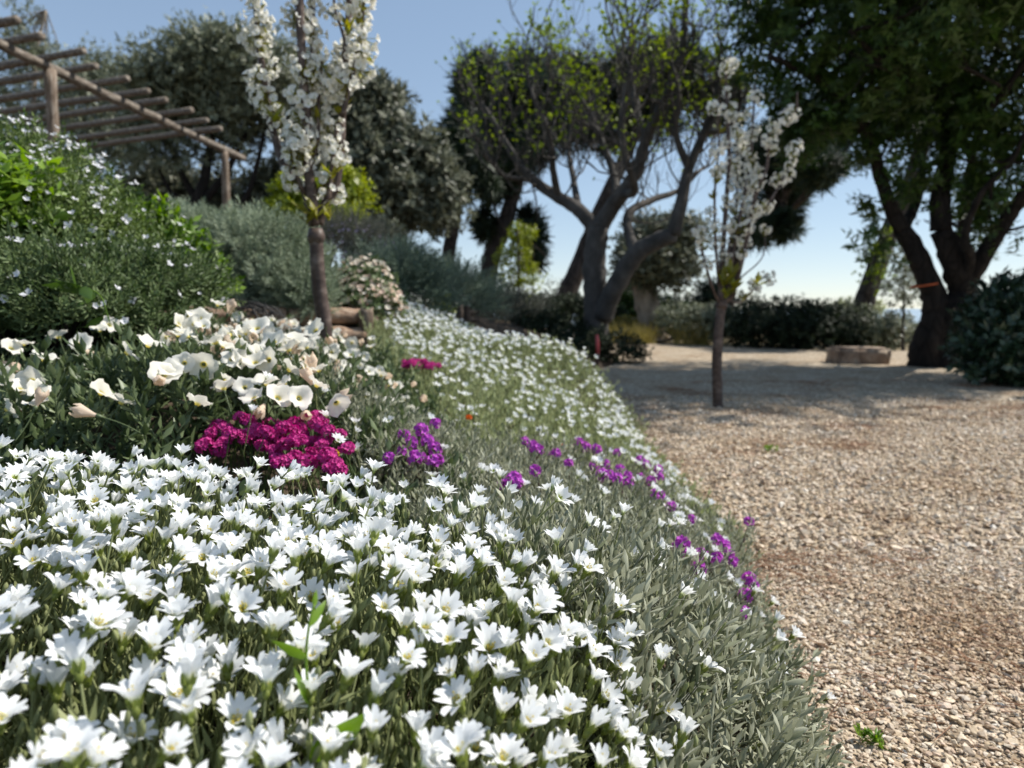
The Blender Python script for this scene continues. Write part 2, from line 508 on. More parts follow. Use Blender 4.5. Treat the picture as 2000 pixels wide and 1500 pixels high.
def sea_mat():
    m, n, l = nodes('sea_water')
    tc = n.new('ShaderNodeTexCoord')
    ns = n.new('ShaderNodeTexNoise'); ns.inputs['Scale'].default_value = 0.02; ns.inputs['Detail'].default_value = 8
    l.new(tc.outputs['Object'], ns.inputs['Vector'])
    p = n.new('ShaderNodeBsdfPrincipled')
    p.inputs['Base Color'].default_value = (0.28, 0.36, 0.42, 1)
    p.inputs['Roughness'].default_value = 0.35
    bp = n.new('ShaderNodeBump'); bp.inputs['Strength'].default_value = 0.3; bp.inputs['Distance'].default_value = 2
    l.new(ns.outputs['Fac'], bp.inputs['Height']); l.new(bp.outputs[0], p.inputs['Normal'])
    o = n.new('ShaderNodeOutputMaterial'); l.new(p.outputs[0], o.inputs['Surface'])
    return m


M_gravel, M_pebble, M_sea = gravel_mat(), pebble_mat(), sea_mat()

# ---------------------------------------------------------------- the lie of the land
EDGE_Y = np.array([0.0, 0.3, 0.74, 0.83, 0.98, 1.15, 1.36, 1.8, 2.08, 2.57, 3.33, 4.2, 5.2, 5.9, 6.7, 8.0, 9.5, 14.0])
EDGE_X = np.array([0.24, 0.27, 0.315, 0.335, 0.37, 0.39, 0.45, 0.45, 0.44, 0.41, 0.42, 0.52, 0.66, 0.95, 1.15, 0.95, 0.6, 0.4])


def edge(y):
    return np.interp(y, EDGE_Y, EDGE_X)


ctrl = []
for y in (0.1, 0.3, 0.5, 0.7, 0.83, 1.0, 1.15, 1.36, 1.6, 1.8, 2.1, 2.6, 3.0, 3.4, 4.2, 5.2, 6.0, 6.8, 8.0, 9.5, 12.0):
    ctrl.append((float(edge(y)), y, 0.03))
    ctrl.append((float(edge(y)) + 0.4, y, -0.25))
for a in [(0, 1450, .25), (500, 1450, .26), (1000, 1450, .30), (1250, 1450, .42), (0, 1150, .36), (500, 1150, .36), (1000, 1150, .38),
          (1200, 1150, .48), (0, 1000, .47), (500, 1000, .5), (900, 1020, .52), (100, 860, .62), (400, 890, .65), (700, 940, .62),
          (1350, 1160, .59), (1440, 1280, .55), (1545, 1245, .78),
          (540, 850, .9), (540, 900, .85), (820, 890, 1.0), (820, 940, .95), (1000, 900, 1.2), (1150, 900, 1.35), (1000, 960, 1.0), (1150, 1000, .9), (1280, 1010, 1.0),
          (900, 880, 1.3), (900, 780, 1.7), (950, 705, 2.3), (950, 665, 2.75), (1080, 680, 2.7), (1150, 705, 2.5), (1165, 750, 2.4), (1185, 810, 2.2), (1100, 790, 1.9), (1120, 690, 2.6), (700, 800, 1.4), (700, 705, 1.9), (750, 660, 2.4),
          (330, 670, .97), (70, 780, .9), (600, 700, 1.2), (480, 680, 1.15), (100, 690, 1.15), (420, 630, 1.9), (640, 662, 2.0)]:
    p = pix(*a)
    if a[2] < .7 and a[0] < 1100:
        p[2] -= .022
    ctrl.append(tuple(p))
ctrl += [(-1.1, 2.25, .42), (-1.15, 2.75, .60), (-.66, 2.95, .56), (-1.5, 3.5, .70), (-3, 4, .82), (-4, 7, .85), (-4, 10, .8), (-1.6, 5.5, .74), (-.6, 5, .56), (-.1, 6.5, .48), (.5, 7.5, .15),
         (-6, 6, .9), (-2, 2, .56), (-1.4, 1.5, .50), (-2.5, 1, .55), (-.55, .76, .285), (-.32, .76, .265), (-.8, .80, .30), (-.15, .78, .25), (-1.2, .8, .36), (-1, .3, .32), (-.6, .2, .32), (-8, 12, .8), (-8, 2, .9), (-3, 14, .6), (0, 12, .1), (-1.5, 9, .72),
         (-.3, 3.6, .42), (-.1, 4.3, .36), (-5, -1, .5), (0, -.6, .33)]
ctrl = np.array(ctrl)


def _k(a, b_):
    return np.sqrt(((a[:, None, :] - b_[None, :, :]) ** 2).sum(-1) + 0.0009)


_A = _k(ctrl[:, :2], ctrl[:, :2])
_n = len(ctrl)
_S = np.zeros((_n + 1, _n + 1))
_S[:_n, :_n] = _A - 0.0 * np.eye(_n) - 0.015 * np.eye(_n)
_S[_n, :_n] = _S[:_n, _n] = 1
_w = np.linalg.solve(_S, np.concatenate([ctrl[:, 2], [0]]))


def top(x, y):
    """height of the planting's canopy over the bed"""
    x = np.atleast_1d(np.asarray(x, float)); y = np.atleast_1d(np.asarray(y, float))
    q = np.stack([x.ravel(), y.ravel()], 1)
    out = np.zeros(len(q))
    for i in range(0, len(q), 20000):
        out[i:i + 20000] = _k(q[i:i + 20000], ctrl[:, :2]) @ _w[:_n] + _w[_n]
    return out.reshape(x.shape)


def soil(x, y):
    return top(x, y) - 0.085


def grid_mesh(xs, ys, zf):
    X, Y = np.meshgrid(xs, ys, indexing='ij')
    Z = zf(X, Y)
    nx, ny = len(xs), len(ys)
    i, j = np.meshgrid(np.arange(nx - 1), np.arange(ny - 1), indexing='ij')
    q = np.stack([i * ny + j, (i + 1) * ny + j, (i + 1) * ny + j + 1, i * ny + j + 1], -1).reshape(-1, 4)
    b = B()
    b.add(np.stack([X, Y, Z], -1).reshape(-1, 3), [(q, 0)])
    return b


def terrain_z(X, Y):
    d = np.maximum(np.maximum(Y - 17, 0), np.maximum(np.abs(X) - 30, 0))
    return -0.03 + 0.05 * np.sin(X * 0.9) * np.sin(Y * 0.7) * (Y > 11) * 0.5 - 0.35 * d - 0.0


xs = np.concatenate([np.linspace(-400, -32, 24), np.linspace(-30, 30, 80), np.linspace(32, 400, 24)])
ys = np.concatenate([np.linspace(-60, -4, 10), np.linspace(-3, 18, 60), np.linspace(19, 400, 40)])
structure('ground', grid_mesh(xs, ys, terrain_z), M_dry)
b = B()
b.add([[-30000, -30000, -70], [30000, -30000, -70], [30000, 30000, -70], [-30000, 30000, -70]], [([[0, 1, 2, 3]], 0)])
structure('sea', b, M_sea)


def bed_z(X, Y):
    z = soil(X, Y)
    return np.where(X > edge(Y) + 0.02, np.minimum(z, -0.06), z) + 0.012 * np.sin(X * 37) * np.sin(Y * 31 + X * 9)


xs = np.concatenate([np.linspace(-9, -2.1, 24), np.linspace(-2, 1.4, 90)])
ys = np.concatenate([np.linspace(-1.2, 0, 8), np.linspace(0.05, 3.5, 85), np.linspace(3.6, 14, 60)])
structure('planting_bank', grid_mesh(xs, ys, bed_z), M_soil)

# gravel court, as one sheet: near field to the far planting
gy = np.concatenate([[-3.0, 0.0], np.linspace(0.3, 9.7, 60)])
far_lim = lambda x: np.interp(x, [0.6, 1.47, 3.87, 4.6, 7, 14], [9.9, 9.7, 8.0, 7.9, 8.4, 9.5])
b = B()
V, q = [], []
cols_ = np.linspace(0, 1, 16)
for y in gy:
    x0 = float(edge(y)) - 0.08
    for c in cols_:
        x = x0 + (14 - x0) * c ** 1.6
        yy = y if y < 6 else 6 + (y - 6) / 3.7 * (far_lim(x) - 6)
        V.append([x, yy + (0.05 * math.sin(x * 5.1) if y > 9.6 else 0), 0.0])
for i in range(len(gy) - 1):
    for j in range(15):
        a = i * 16 + j
        q.append([a, a + 1, a + 17, a + 16])
b.add(V, [(q, 0)])
structure('gravel_court', b, M_gravel)
# the path that goes on behind the fig tree
b = B()
V, q = [], []
for k, (x0, x1, y) in enumerate([(0.5, 2.3, 9.72), (0.35, 1.55, 11), (0.3, 1.7, 13), (0.0, 2.2, 15), (-1.0, 2.6, 16.4)]):
    V += [[x0, y, 0.03], [x1, y, 0.03]]
    if k:
        q.append([2 * k - 2, 2 * k - 1, 2 * k + 1, 2 * k])
b.add(V, [(q, 0)])
structure('gravel_path', b, M_gravel)

# ---------------------------------------------------------------- loose gravel stones and litter
t_ = (1 + 5 ** 0.5) / 2
ICO_V = nrm(np.array([[-1, t_, 0], [1, t_, 0], [-1, -t_, 0], [1, -t_, 0], [0, -1, t_], [0, 1, t_], [0, -1, -t_], [0, 1, -t_], [t_, 0, -1], [t_, 0, 1], [-t_, 0, -1], [-t_, 0, 1]]))
ICO_F = np.array([[0, 11, 5], [0, 5, 1], [0, 1, 7], [0, 7, 10], [0, 10, 11], [1, 5, 9], [5, 11, 4], [11, 10, 2], [10, 7, 6], [7, 1, 8],
                  [3, 9, 4], [3, 4, 2], [3, 2, 6], [3, 6, 8], [3, 8, 9], [4, 9, 5], [2, 4, 11], [6, 2, 10], [8, 6, 7], [9, 8, 1]])
r = np.random.default_rng(11)
peb = []
for k in range(10):
    b = B()
    v = ICO_V * (1 + 0.24 * r.normal(0, 1, (12, 1)))
    v = v * np.array([1.0, r.uniform(0.6, 0.9), r.uniform(0.32, 0.52)])
    b.add(v, [(ICO_F, 0)])
    peb.append(b)


OCT_V = np.array([[1., 0, 0], [0, 1, 0], [-1, 0, 0], [0, -1, 0], [0, 0, 1], [0, 0, -1]])
OCT_F = np.array([[0, 1, 4], [1, 2, 4], [2, 3, 4], [3, 0, 4], [1, 0, 5], [2, 1, 5], [3, 2, 5], [0, 3, 5]])
for k in range(10):
    b = B()
    v = OCT_V * (1.1 + 0.2 * r.normal(0, 1, (6, 1))) + r.normal(0, .2, (6, 3))
    b.add(v * np.array([1.0, r.uniform(0.6, 0.9), r.uniform(0.4, 0.6)]), [(OCT_F, 0)])
    peb.append(b)


def court_points(y0, y1, step, rr, a0=None, a1=.12):
    out = []
    for y in np.arange(y0, y1, step):
        x0, x1 = float(edge(y)) - 0.1, 0.77 * y + a1
        if a0 is not None:
            x0 = max(x0, 0.77 * y + a0)
        xs_ = np.arange(x0, x1, step)
        out.append(np.stack([xs_, np.full(len(xs_), y)], 1))
    P = np.concatenate(out)
    return P + rr.uniform(-0.6, 0.6, P.shape) * step


P = np.concatenate([court_points(0.62, 1.35, 0.0060, r), court_points(1.35, 3.9, 0.0112, r), court_points(0.5, 3.6, 0.0118, r, .12, .75)])
P = P[r.uniform(0, 1, len(P)) < np.clip((3.9 - P[:, 1]) / .9, 0, 1)]
sz = np.clip(r.lognormal(math.log(0.0033), 0.40, len(P)), 0.0015, 0.0085)
sz = np.where((P[:, 1] > 1.35) | (P[:, 0] > .77 * P[:, 1] + .12), sz * 1.7, sz)
b = B()
which = r.integers(0, 10, len(P)) + 10 * ((P[:, 1] > .92) | (P[:, 0] > .77 * P[:, 1] + .12))
nz = nrm(np.stack([r.normal(0, 0.28, len(P)), r.normal(0, 0.28, len(P)), np.ones(len(P))], 1))
Ms = frames(nz, r=r) * sz[:, None, None]
zz = sz * r.uniform(0.0, 0.55, len(P)) + r.uniform(0, 0.003, len(P))
rn = r.uniform(0, 1, len(P))
for k in range(20):
    s_ = which == k
    b.inst(peb[k], Ms[s_], np.column_stack([P[s_], zz[s_]]), rn[s_])
me = b.mesh('gravel_stones', M_pebble, False)
o = ob('gravel_stones', me, kind='stuff')
o['label'] = 'loose cream and brown gravel stones on the court'
o['category'] = 'gravel'

# dry pine needles and twigs lying on the gravel
b = B()
nl = 3000
cl = court_points(0.7, 4.5, 0.25, r)
cc = cl[r.integers(0, len(cl), 46)]
lp = cc[r.integers(0, 46, nl)] + r.normal(0, 0.085, (nl, 2)) * np.array([1.1, 0.7])
lp = lp[lp[:, 0] > edge(lp[:, 1]) + 0.02]
nd = B()
nd.add([[-.0006, 0, -0.5], [.0006, 0, -0.5], [0, .0008, -0.5], [-.0006, 0.0, .5], [.0006, 0.0, .5], [0, .0008, .5]], [([[0, 1, 4, 3], [1, 2, 5, 4], [2, 0, 3, 5]], 0)])
dd = np.stack([r.normal(0, 1, len(lp)), r.normal(0, 1, len(lp)), r.normal(0, 0.08, len(lp))], 1)
Mn = frames(dd, r=r)
ln = r.uniform(0.02, 0.055, len(lp))
Mn = Mn * np.stack([np.ones_like(ln), np.ones_like(ln), ln], 1)[:, None, :]
b.inst(nd, Mn, np.column_stack([lp, np.full(len(lp), 0.0075) + r.uniform(0, .004, len(lp))]), r.uniform(0, 1, len(lp)))
M_litter = leaf_mat('dry_needle', (0.16, 0.07, 0.035), (0.42, 0.23, 0.13), 0.7, 0.05)
o = ob('pine_litter', b.mesh('pine_litter', M_litter), kind='stuff')
o['label'] = 'dry brown pine needles scattered over the gravel'
o['category'] = 'litter'

# ---------------------------------------------------------------- flower, leaf and shoot shapes
def petal(f0, f1, L=0.0128, W=0.0088, n=6, m=4, notch=0.30, twist=0.0):
    b = B()
    s = np.linspace(0, 1, n + 1)
    v = np.linspace(-1, 1, m + 1)
    V, tt = [], []
    fine = np.linspace(0, 1, 41)
    ph = f0 + (f1 - f0) * fine ** 1.4
    rr_ = np.concatenate([[0], np.cumsum(np.sin(ph[:-1]) * L / 40)]) + 0.0011
    zz_ = np.concatenate([[0], np.cumsum(np.cos(ph[:-1]) * L / 40)])
    for si in s:
        for vi in v:
            lim = 1 - notch * math.exp(-(vi / 0.22) ** 2) - 0.10 * vi * vi
            e = si * lim
            w = W * 0.5 * (0.15 + 0.85 * math.sin(min(1.0, e * 1.18) * math.pi / 2) ** 1.2) * (1 - 0.25 * max(0, e - 0.75) / 0.25)
            V.append([np.interp(e, fine, rr_) - 0.12 * W * vi * vi * math.cos(np.interp(e, fine, ph)), vi * w + twist * e * W,
                      np.interp(e, fine, zz_) + 0.16 * W * vi * vi * math.sin(np.interp(e, fine, ph)) + 0.00025 * math.cos(vi * 9)])
            tt.append(e)
    i, j = np.meshgrid(np.arange(n), np.arange(m), indexing='ij')
    k = m + 1
    q = np.stack([i * k + j, (i + 1) * k + j, (i + 1) * k + j + 1, i * k + j + 1], -1).reshape(-1, 4)
    b.add(V, [(q, 0)], 0.5, tt)
    return b


def calyx_tm(stem_len, seed, mat_c=0, mat_s=1, sides=5):
    rr_ = np.random.default_rng(seed)
    b = B()
    sp = blade(0.0072, 0.0032, -0.5, 0.3, 3, 'lance', mat_c)
    for k in range(5):
        a = k * 2 * math.pi / 5 + 0.6
        M = rot('Z', a) @ rot('X', 0.42)
        b.inst(sp, M[None], (rot('Z', a) @ np.array([0, -0.0009, -0.0012]))[None])
    tube(b, [[0, 0, -0.0045], [0, 0, -0.002], [0, 0, 0.0008]], [0.0006, 0.0019, 0.0021], 6, 0.6, mat_c)
    bend = rr_.normal(0, 0.012, 2)
    t = np.linspace(0, 1, 6)
    P = np.stack([bend[0] * t ** 2, bend[1] * t ** 2, -0.004 - stem_len * t], 1)
    tube(b, P, [0.0006, 0.00085], sides - 1, 0.45, mat_s, cap=False)
    for z0 in (0.3, 0.62):
        c = np.array([bend[0] * z0 ** 2, bend[1] * z0 ** 2, -0.004 - stem_len * z0])
        az = rr_.uniform(0, 6.28)
        lf = blade(rr_.uniform(.012, .019), .0034, 0.3, 0.3, 2, 'lance', mat_s)
        for s_ in (0, math.pi):
            b.inst(lf, (rot('Z', az + s_) @ rot('X', 0.5))[None], c[None])
    return b


def stamen_tm():
    b = B()
    rr_ = np.random.default_rng(3)
    for k in range(9):
        a = k * 2.4
        d_ = np.array([math.cos(a) * .0016, math.sin(a) * .0016, .0066 + .001 * rr_.normal()])
        tube(b, [[0, 0, 0], d_ * 0.55, d_], [.00016, .00014, .00012], 3, 0.9, 0, cap=False)
        b.add(ICO_V * .00048 + d_, [(ICO_F, 0)], 0.2)
    return b


petals_hi = [petal(math.radians(a), math.radians(c), L, W, twist=tw) for a, c, L, W, tw in
             [(8, 66, .0150, .0080, 0), (12, 84, .0152, .0084, .10), (6, 52, .0144, .0076, -.08), (14, 98, .0150, .0082, 0.06), (10, 76, .0142, .0086, -.12), (4, 34, .0136, .0070, 0)]]
stam = stamen_tm()
calyxes = [calyx_tm(.075, k) for k in range(5)]


def flower_tm(kind, seed, res='hi'):
    """whole flower as one builder: mats petal, calyx, stem, stamen"""
    rr_ = np.random.default_rng(seed)
    b = B()
    base = [(10, 75), (14, 95), (8, 60), (18, 108), (6, 40)][kind]
    for k in range(5):
        n, m = (4, 2) if res == 'hi' else (2, 2)
        pt = petal(math.radians(base[0] + rr_.normal(0, 3)), math.radians(base[1] + rr_.normal(0, 12)), .0146, .0080, n, m, 0.28)
        a = k * 2 * math.pi / 5 + rr_.normal(0, 0.1)
        b.inst(pt, rot('Z', a)[None], np.zeros((1, 3)))
    if True:
        sp = blade(.0068, .0034, -.4, .2, 1, 'lance', 1)
        for k in range(4):
            b.inst(sp, (rot('Z', k * 1.57) @ rot('X', .45))[None], np.zeros((1, 3)))
        tube(b, [[0, 0, 0], [0.002, 0.001, -.06 if res == 'hi' else -.04]], [.0008, .001], 3, .5, 2, cap=False)
    return b


FL_HI = [flower_tm(k % 5, 20 + k) for k in range(8)]
FL_LO = [flower_tm(k % 5, 40 + k, 'lo') for k in range(8)]
FL_MATS = [M_petal, M_calyx, M_stem, M_stamen]


def bud_tm(seed, n=1):
    rr_ = np.random.default_rng(seed)
    b = B()
    h = rr_.uniform(.07, .09)
    t = np.linspace(0, 1, 3)
    bend = rr_.normal(0, .010, 2)
    P = np.stack([bend[0] * t ** 2, bend[1] * t ** 2, h * t], 1)
    tube(b, P, [.0009, .0006], 3, .4, 0, cap=False)
    tube(b, [P[-1], P[-1] + [0, 0, .002], P[-1] + [0, 0, .006], P[-1] + [0, 0, .0085]], [.0006, .0018, .0017, .0002], 4, .45, 0, cap=False)
    for z0 in (.25, .45, .62, .8):
        az = rr_.uniform(0, 6.28)
        lf = blade(rr_.uniform(.012, .021) * (1.15 - .4 * z0), .0034, rr_.uniform(.0, .5), .3, 1, 'lance', 0, rr_.uniform(.3, .7))
        for s_ in (0, math.pi):
            b.inst(lf, (rot('Z', az + s_) @ rot('X', rr_.uniform(.25, .6)))[None], np.array([[bend[0] * z0 ** 2, bend[1] * z0 ** 2, h * z0]]))
    return b


BUDS = [bud_tm(k) for k in range(8)]


def shoot_tm(seed, pairs=6, h=.050, L=.0215, W=.0045, n=3, spread=.80, prof='spat', whorl=2, curl=.75, fold=.55):
    """leafy shoot with opposite leaves"""
    rr_ = np.random.default_rng(seed)
    b = B()
    bend = rr_.normal(0, h * .18, 2)
    t = np.linspace(0, 1, 2 if n < 3 else 3)
    tube(b, np.stack([bend[0] * t ** 2, bend[1] * t ** 2, h * t], 1), [.0011, .0007], 3, .4, 0, cap=False)
    az = rr_.uniform(0, 6.28)
    for k in range(pairs):
        z0 = (k + .6) / pairs
        c = np.array([bend[0] * z0 ** 2, bend[1] * z0 ** 2, h * z0])
        for s_ in range(whorl):
            lf = blade(L * rr_.uniform(.8, 1.15) * (1.05 - .35 * z0), W * rr_.uniform(.85, 1.1), curl * rr_.uniform(-.3, 1.3), fold, n, prof, 0, rr_.uniform(.3, .7))
            tilt = spread * (1.15 - .75 * z0) * rr_.uniform(.8, 1.2)
            b.inst(lf, (rot('Z', az + s_ * 2 * math.pi / whorl + rr_.normal(0, .15)) @ rot('X', tilt))[None], c[None])
        az += math.pi / 2 if whorl == 2 else 0.9
    return b


SHOOTS = [shoot_tm(k) for k in range(8)]
SHOOTS_LO = [shoot_tm(50 + k, 5, .048, .021, .0048, 2) for k in range(6)]
SHOOTS_FAR = [shoot_tm(60 + k, 5, .048, .021, .0052, 1) for k in range(6)]
UPRIGHT = [shoot_tm(70 + k, 4, .085, .023, .0044, 1, .45, 'lance', 2, .3) for k in range(6)]


def scatter(b, tms, P, D, S, rr_, rnd=None):
    N = len(P)
    if N == 0:
        return
    w = rr_.integers(0, len(tms), N)
    M = frames(D, r=rr_) * np.asarray(S)[:, None, None]
    rn = rr_.uniform(0.1, .9, N) if rnd is None else rnd
    for k in range(len(tms)):
        s_ = w == k
        b.inst(tms[k], M[s_], P[s_], rn[s_])


def jgrid(x0, x1, y0, y1, step, rr_, j=.5):
    X, Y = np.meshgrid(np.arange(x0, x1, step), np.arange(y0, y1, step), indexing='ij')
    Q = np.stack([X.ravel(), Y.ravel()], 1)
    return Q + rr_.uniform(-j, j, Q.shape) * step


def project(P):
    d = P - CAM
    sp, cp = math.sin(PITCH), math.cos(PITCH)
    z = d[:, 1] * cp - d[:, 2] * sp
    u = d[:, 1] * sp + d[:, 2] * cp
    return 1000 + F * d[:, 0] / z, 750 - F * u / z, z


def hit(px, py, lift=0.0, d0=.25, d1=4.0):
    """where the ray through a photo pixel first meets the canopy of the bed"""
    d = np.arange(d0, d1, .01)
    P = np.array([pix(px, py, k) for k in d])
    t = top(P[:, 0], P[:, 1]) + lift
    k = np.argmax(P[:, 2] < t)
    return P[k]


def patchy(P, f, seed=0.0):
    return (np.sin(P[:, 0] * f + seed) * np.sin(P[:, 1] * f * 1.13 + 1.3 * seed) + np.sin(P[:, 0] * f * 2.3 + P[:, 1] * f * 1.9 + seed * 2) * .6)


DB_Y = np.array([-.2, .36, .41, .45, .48, .55, .60, .655, .66])
DB_X = np.array([.085, .088, .086, .067, .036, -.03, -.10, -.20, -9.])


def dense_x(y):
    return np.interp(y, DB_Y, DB_X)


UP = np.array([0, 0, 1.0])
SUNH = np.array([.55, .12, .8])

# ---------------------------------------------------------------- the white carpet of the front mound
r = np.random.default_rng(21)
mat_loc = np.array([0.0, .5, float(soil(0., .5)[0])])
carpet = thing('snow_in_summer', 'mound of big white five-petalled flowers over silver leaves, rolling down to the gravel', 'flower bed', mat_loc)

Q = jgrid(-.98, .14, .13, .74, .0158, r, .55)
Q = Q[(Q[:, 0] > -.78 * Q[:, 1] - .45)]
marg = dense_x(Q[:, 1]) - Q[:, 0]
keep = (r.uniform(0, 1, len(Q)) < np.clip(.5 + marg / .05, 0, 1) * np.clip(.92 + .25 * patchy(Q, 31, 1.0), .42, 1))
Q = Q[keep]
z = top(Q[:, 0], Q[:, 1]) + r.normal(0.004, .011, len(Q))
PF = np.column_stack([Q, z])
# fewer flowers on the skirt, most along its outer rim
Qs = jgrid(-.35, .5, .34, 1.45, .02, r, .5)
u = edge(Qs[:, 1]) - Qs[:, 0]
ms = dense_x(Qs[:, 1]) - Qs[:, 0]
pr = np.where((ms < 0) & (u > .0), .07 + .30 * np.exp(-((u - .10) / .06) ** 2) * (Qs[:, 1] > .8) + .5 * np.exp(-(ms / .025) ** 2) * (Qs[:, 1] < .7), 0)
pr = pr * np.where((Qs[:, 1] > 1.0) & (u > .3), .15, 1)
Qs = Qs[r.uniform(0, 1, len(Qs)) < pr]
PS = np.column_stack([Qs, top(Qs[:, 0], Qs[:, 1]) + r.uniform(.012, .045, len(Qs))])
# a few stray ones that lean out over the gravel, and the row in plain sight on the skirt
strays = [(1545, 1245, .80), (1440, 1278, .60), (1385, 1322, .56), (1345, 1150, .62), (1262, 1240, .56), (1165, 1045, .62), (1225, 1090, .62), (1270, 1100, .62),
          (1612, 1365, .82), (1690, 1478, .76), (1470, 1160, .95), (1505, 1180, 1.0), (1410, 1190, .72), (1180, 1170, .5), (1080, 1130, .46), (1290, 1390, .44)]
PX = np.array([pix(*a) for a in strays])
ALL = np.concatenate([PF, PS, PX])
D = nrm(np.array([.30, .05, 1.0]) + r.normal(0, .30, (len(ALL), 3)) * [1, 1, .2])
out = np.stack([np.ones(len(ALL)), -.2 * np.ones(len(ALL)), np.zeros(len(ALL))], 1) * np.clip(.32 - (edge(ALL[:, 1]) - ALL[:, 0]), 0, .3)[:, None] * 2.0
D = nrm(D + out)
S = r.uniform(.84, 1.16, len(ALL))
px_, py_, dz_ = project(ALL)
inside = (px_ > -15) & (px_ < 2010) & (py_ > 0) & (py_ < 1515)
order = np.argsort(np.where(inside, dz_, 99))
single = np.zeros(len(ALL), bool)
single[order[:286]] = True
single[-len(PX):] = True

ME_PETAL = [p.mesh('petal', M_petal) for p in petals_hi]
ME_CALYX = [c.mesh('flower', [M_calyx, M_stem]) for c in calyxes]
ME_STAM = stam.mesh('stamens', M_stamen)
Mall = frames(D, r=r)
OPEN = [[0, 1, 4], [1, 3], [2, 0], [3, 1], [0, 4], [2, 5]]
for i in np.where(single)[0]:
    fl = ob('flower', ME_CALYX[r.integers(0, 5)], carpet, mat4(Mall[i], ALL[i] - mat_loc, S[i]))
    st = OPEN[r.integers(0, len(OPEN))]
    for k in range(5):
        a = k * 2 * math.pi / 5 + r.normal(0, .09)
        M = rot('Z', a) @ rot('Y', r.normal(0, .10))
        ob('petal', ME_PETAL[st[r.integers(0, len(st))]], fl, mat4(M, (0, 0, r.normal(0, .0003)), r.uniform(.9, 1.08)))
    ob('stamens', ME_STAM, fl)
b = B()
nb_ = ~single
scatter(b, FL_HI, ALL[nb_], D[nb_], S[nb_], r)
part('small_flowers', b, FL_MATS, carpet, 'stuff')

# budding stems and leaves under the flowers
b = B()
Q = jgrid(-.98, .15, .12, .70, .0098, r, .6)
Q = Q[((Q[:, 0] > -.78 * Q[:, 1] - .10) | ((Q[:, 0] > -.78 * Q[:, 1] - .43) & (r.uniform(0, 1, len(Q)) < .4))) & (dense_x(Q[:, 1]) + .03 - Q[:, 0] > 0)]
P = np.column_stack([Q, top(Q[:, 0], Q[:, 1]) - .088 + r.normal(-.012, .010, len(Q))])
D = nrm(np.array([.14, 0, 1.0]) + r.normal(0, .13, (len(P), 3)))
scatter(b, BUDS, P, D, r.uniform(.85, 1.1, len(P)), r)
part('stems', b, M_stem, carpet, 'stuff')

b = B()
Q = jgrid(-.45, .52, .28, 1.5, .0118, r, .6)
u = edge(Q[:, 1]) - Q[:, 0]
Q = Q[(u > -.01) & (dense_x(Q[:, 1]) - .02 - Q[:, 0] < 0) & (Q[:, 0] > -.02 - .55 * np.clip(Q[:, 1] - .62, 0, .6)) & (Q[:, 1] < 1.42 + .05 * np.sin(Q[:, 0] * 20))]
tz = top(Q[:, 0], Q[:, 1])
P = np.column_stack([Q, tz - .052 + r.normal(0, .012, len(Q))])
u = edge(P[:, 1]) - P[:, 0]
P[:, 2] = np.maximum(P[:, 2], .0)
D = nrm(np.array([.08, -.02, 1.0]) + r.normal(0, .28, (len(P), 3)) + np.stack([np.ones(len(P)), -.35 * np.ones(len(P)), np.zeros(len(P))], 1) * np.clip(.3 - u, 0, .3)[:, None] * 1.1)
S = r.uniform(.75, 1.2, len(P))
px_, py_, dz_ = project(P)
ok = (px_ > 1230) & (px_ < 1680) & (py_ > 1230) & (py_ < 1490)
cand = np.where(ok)[0]
cand = cand[np.argsort(dz_[cand])][:140]
cand = r.permutation(cand)[:30]
own = np.zeros(len(P), bool)
own[cand] = True
near = (dz_ < .68) & ~own
scatter(b, SHOOTS, P[near], D[near], S[near], r, np.clip(r.normal(.55, .28, near.sum()), 0, 1))
fa = (dz_ >= .68) & (dz_ < .92) & ~own
scatter(b, SHOOTS_LO, P[fa], D[fa], S[fa], r, r.uniform(.2, .85, fa.sum()))
fa = (dz_ >= .92) & ~own
scatter(b, SHOOTS_FAR, P[fa], D[fa], S[fa], r, r.uniform(.2, .85, fa.sum()))
# flowering stems rising out of the skirt
Q = jgrid(-.35, .47, .32, 1.45, .024, r, .6)
u = edge(Q[:, 1]) - Q[:, 0]
Q = Q[(u > .05) & (dense_x(Q[:, 1]) - Q[:, 0] < 0) & (Q[:, 0] > -.05 - .5 * np.clip(Q[:, 1] - .62, 0, .6))]
P2 = np.column_stack([Q, top(Q[:, 0], Q[:, 1]) - .045])
D2 = nrm(np.array([.2, 0, 1.0]) + r.normal(0, .25, (len(P2), 3)))
scatter(b, BUDS, P2, D2, r.uniform(.7, 1.0, len(P2)), r)
part('silver_leaves', b, M_silver, carpet, 'stuff')

ME_LEAF = [blade(.0220, .0054, c * 1.2, .55, 5, 'spat', 0, rn).mesh('leaf', M_silver) for c, rn in [(.2, .75), (.5, .6), (.8, .85), (.0, .5), (.35, .95)]]
sb = B()
tube(sb, [[0, 0, -.02], [0, 0, .02], [.002, .001, .055]], [.0012, .0008], 5, .4, 0)
ME_SHOOT = sb.mesh('shoot', M_stem)
Msh = frames(D, r=r)
for i in cand:
    sh = ob('shoot', ME_SHOOT, carpet, mat4(Msh[i], P[i] - mat_loc, S[i]))
    az = r.uniform(0, 6.28)
    for k in range(5):
        z0 = (k + .6) / 5
        for s_ in (0, math.pi):
            M = rot('Z', az + s_ + r.normal(0, .15)) @ rot('X', .8 * (1.15 - .75 * z0) * r.uniform(.8, 1.2))
            ob('leaf', ME_LEAF[r.integers(0, 5)], sh, mat4(M, (0, 0, .052 * z0), r.uniform(.8, 1.15) * (1.08 - .3 * z0)))
        az += math.pi / 2

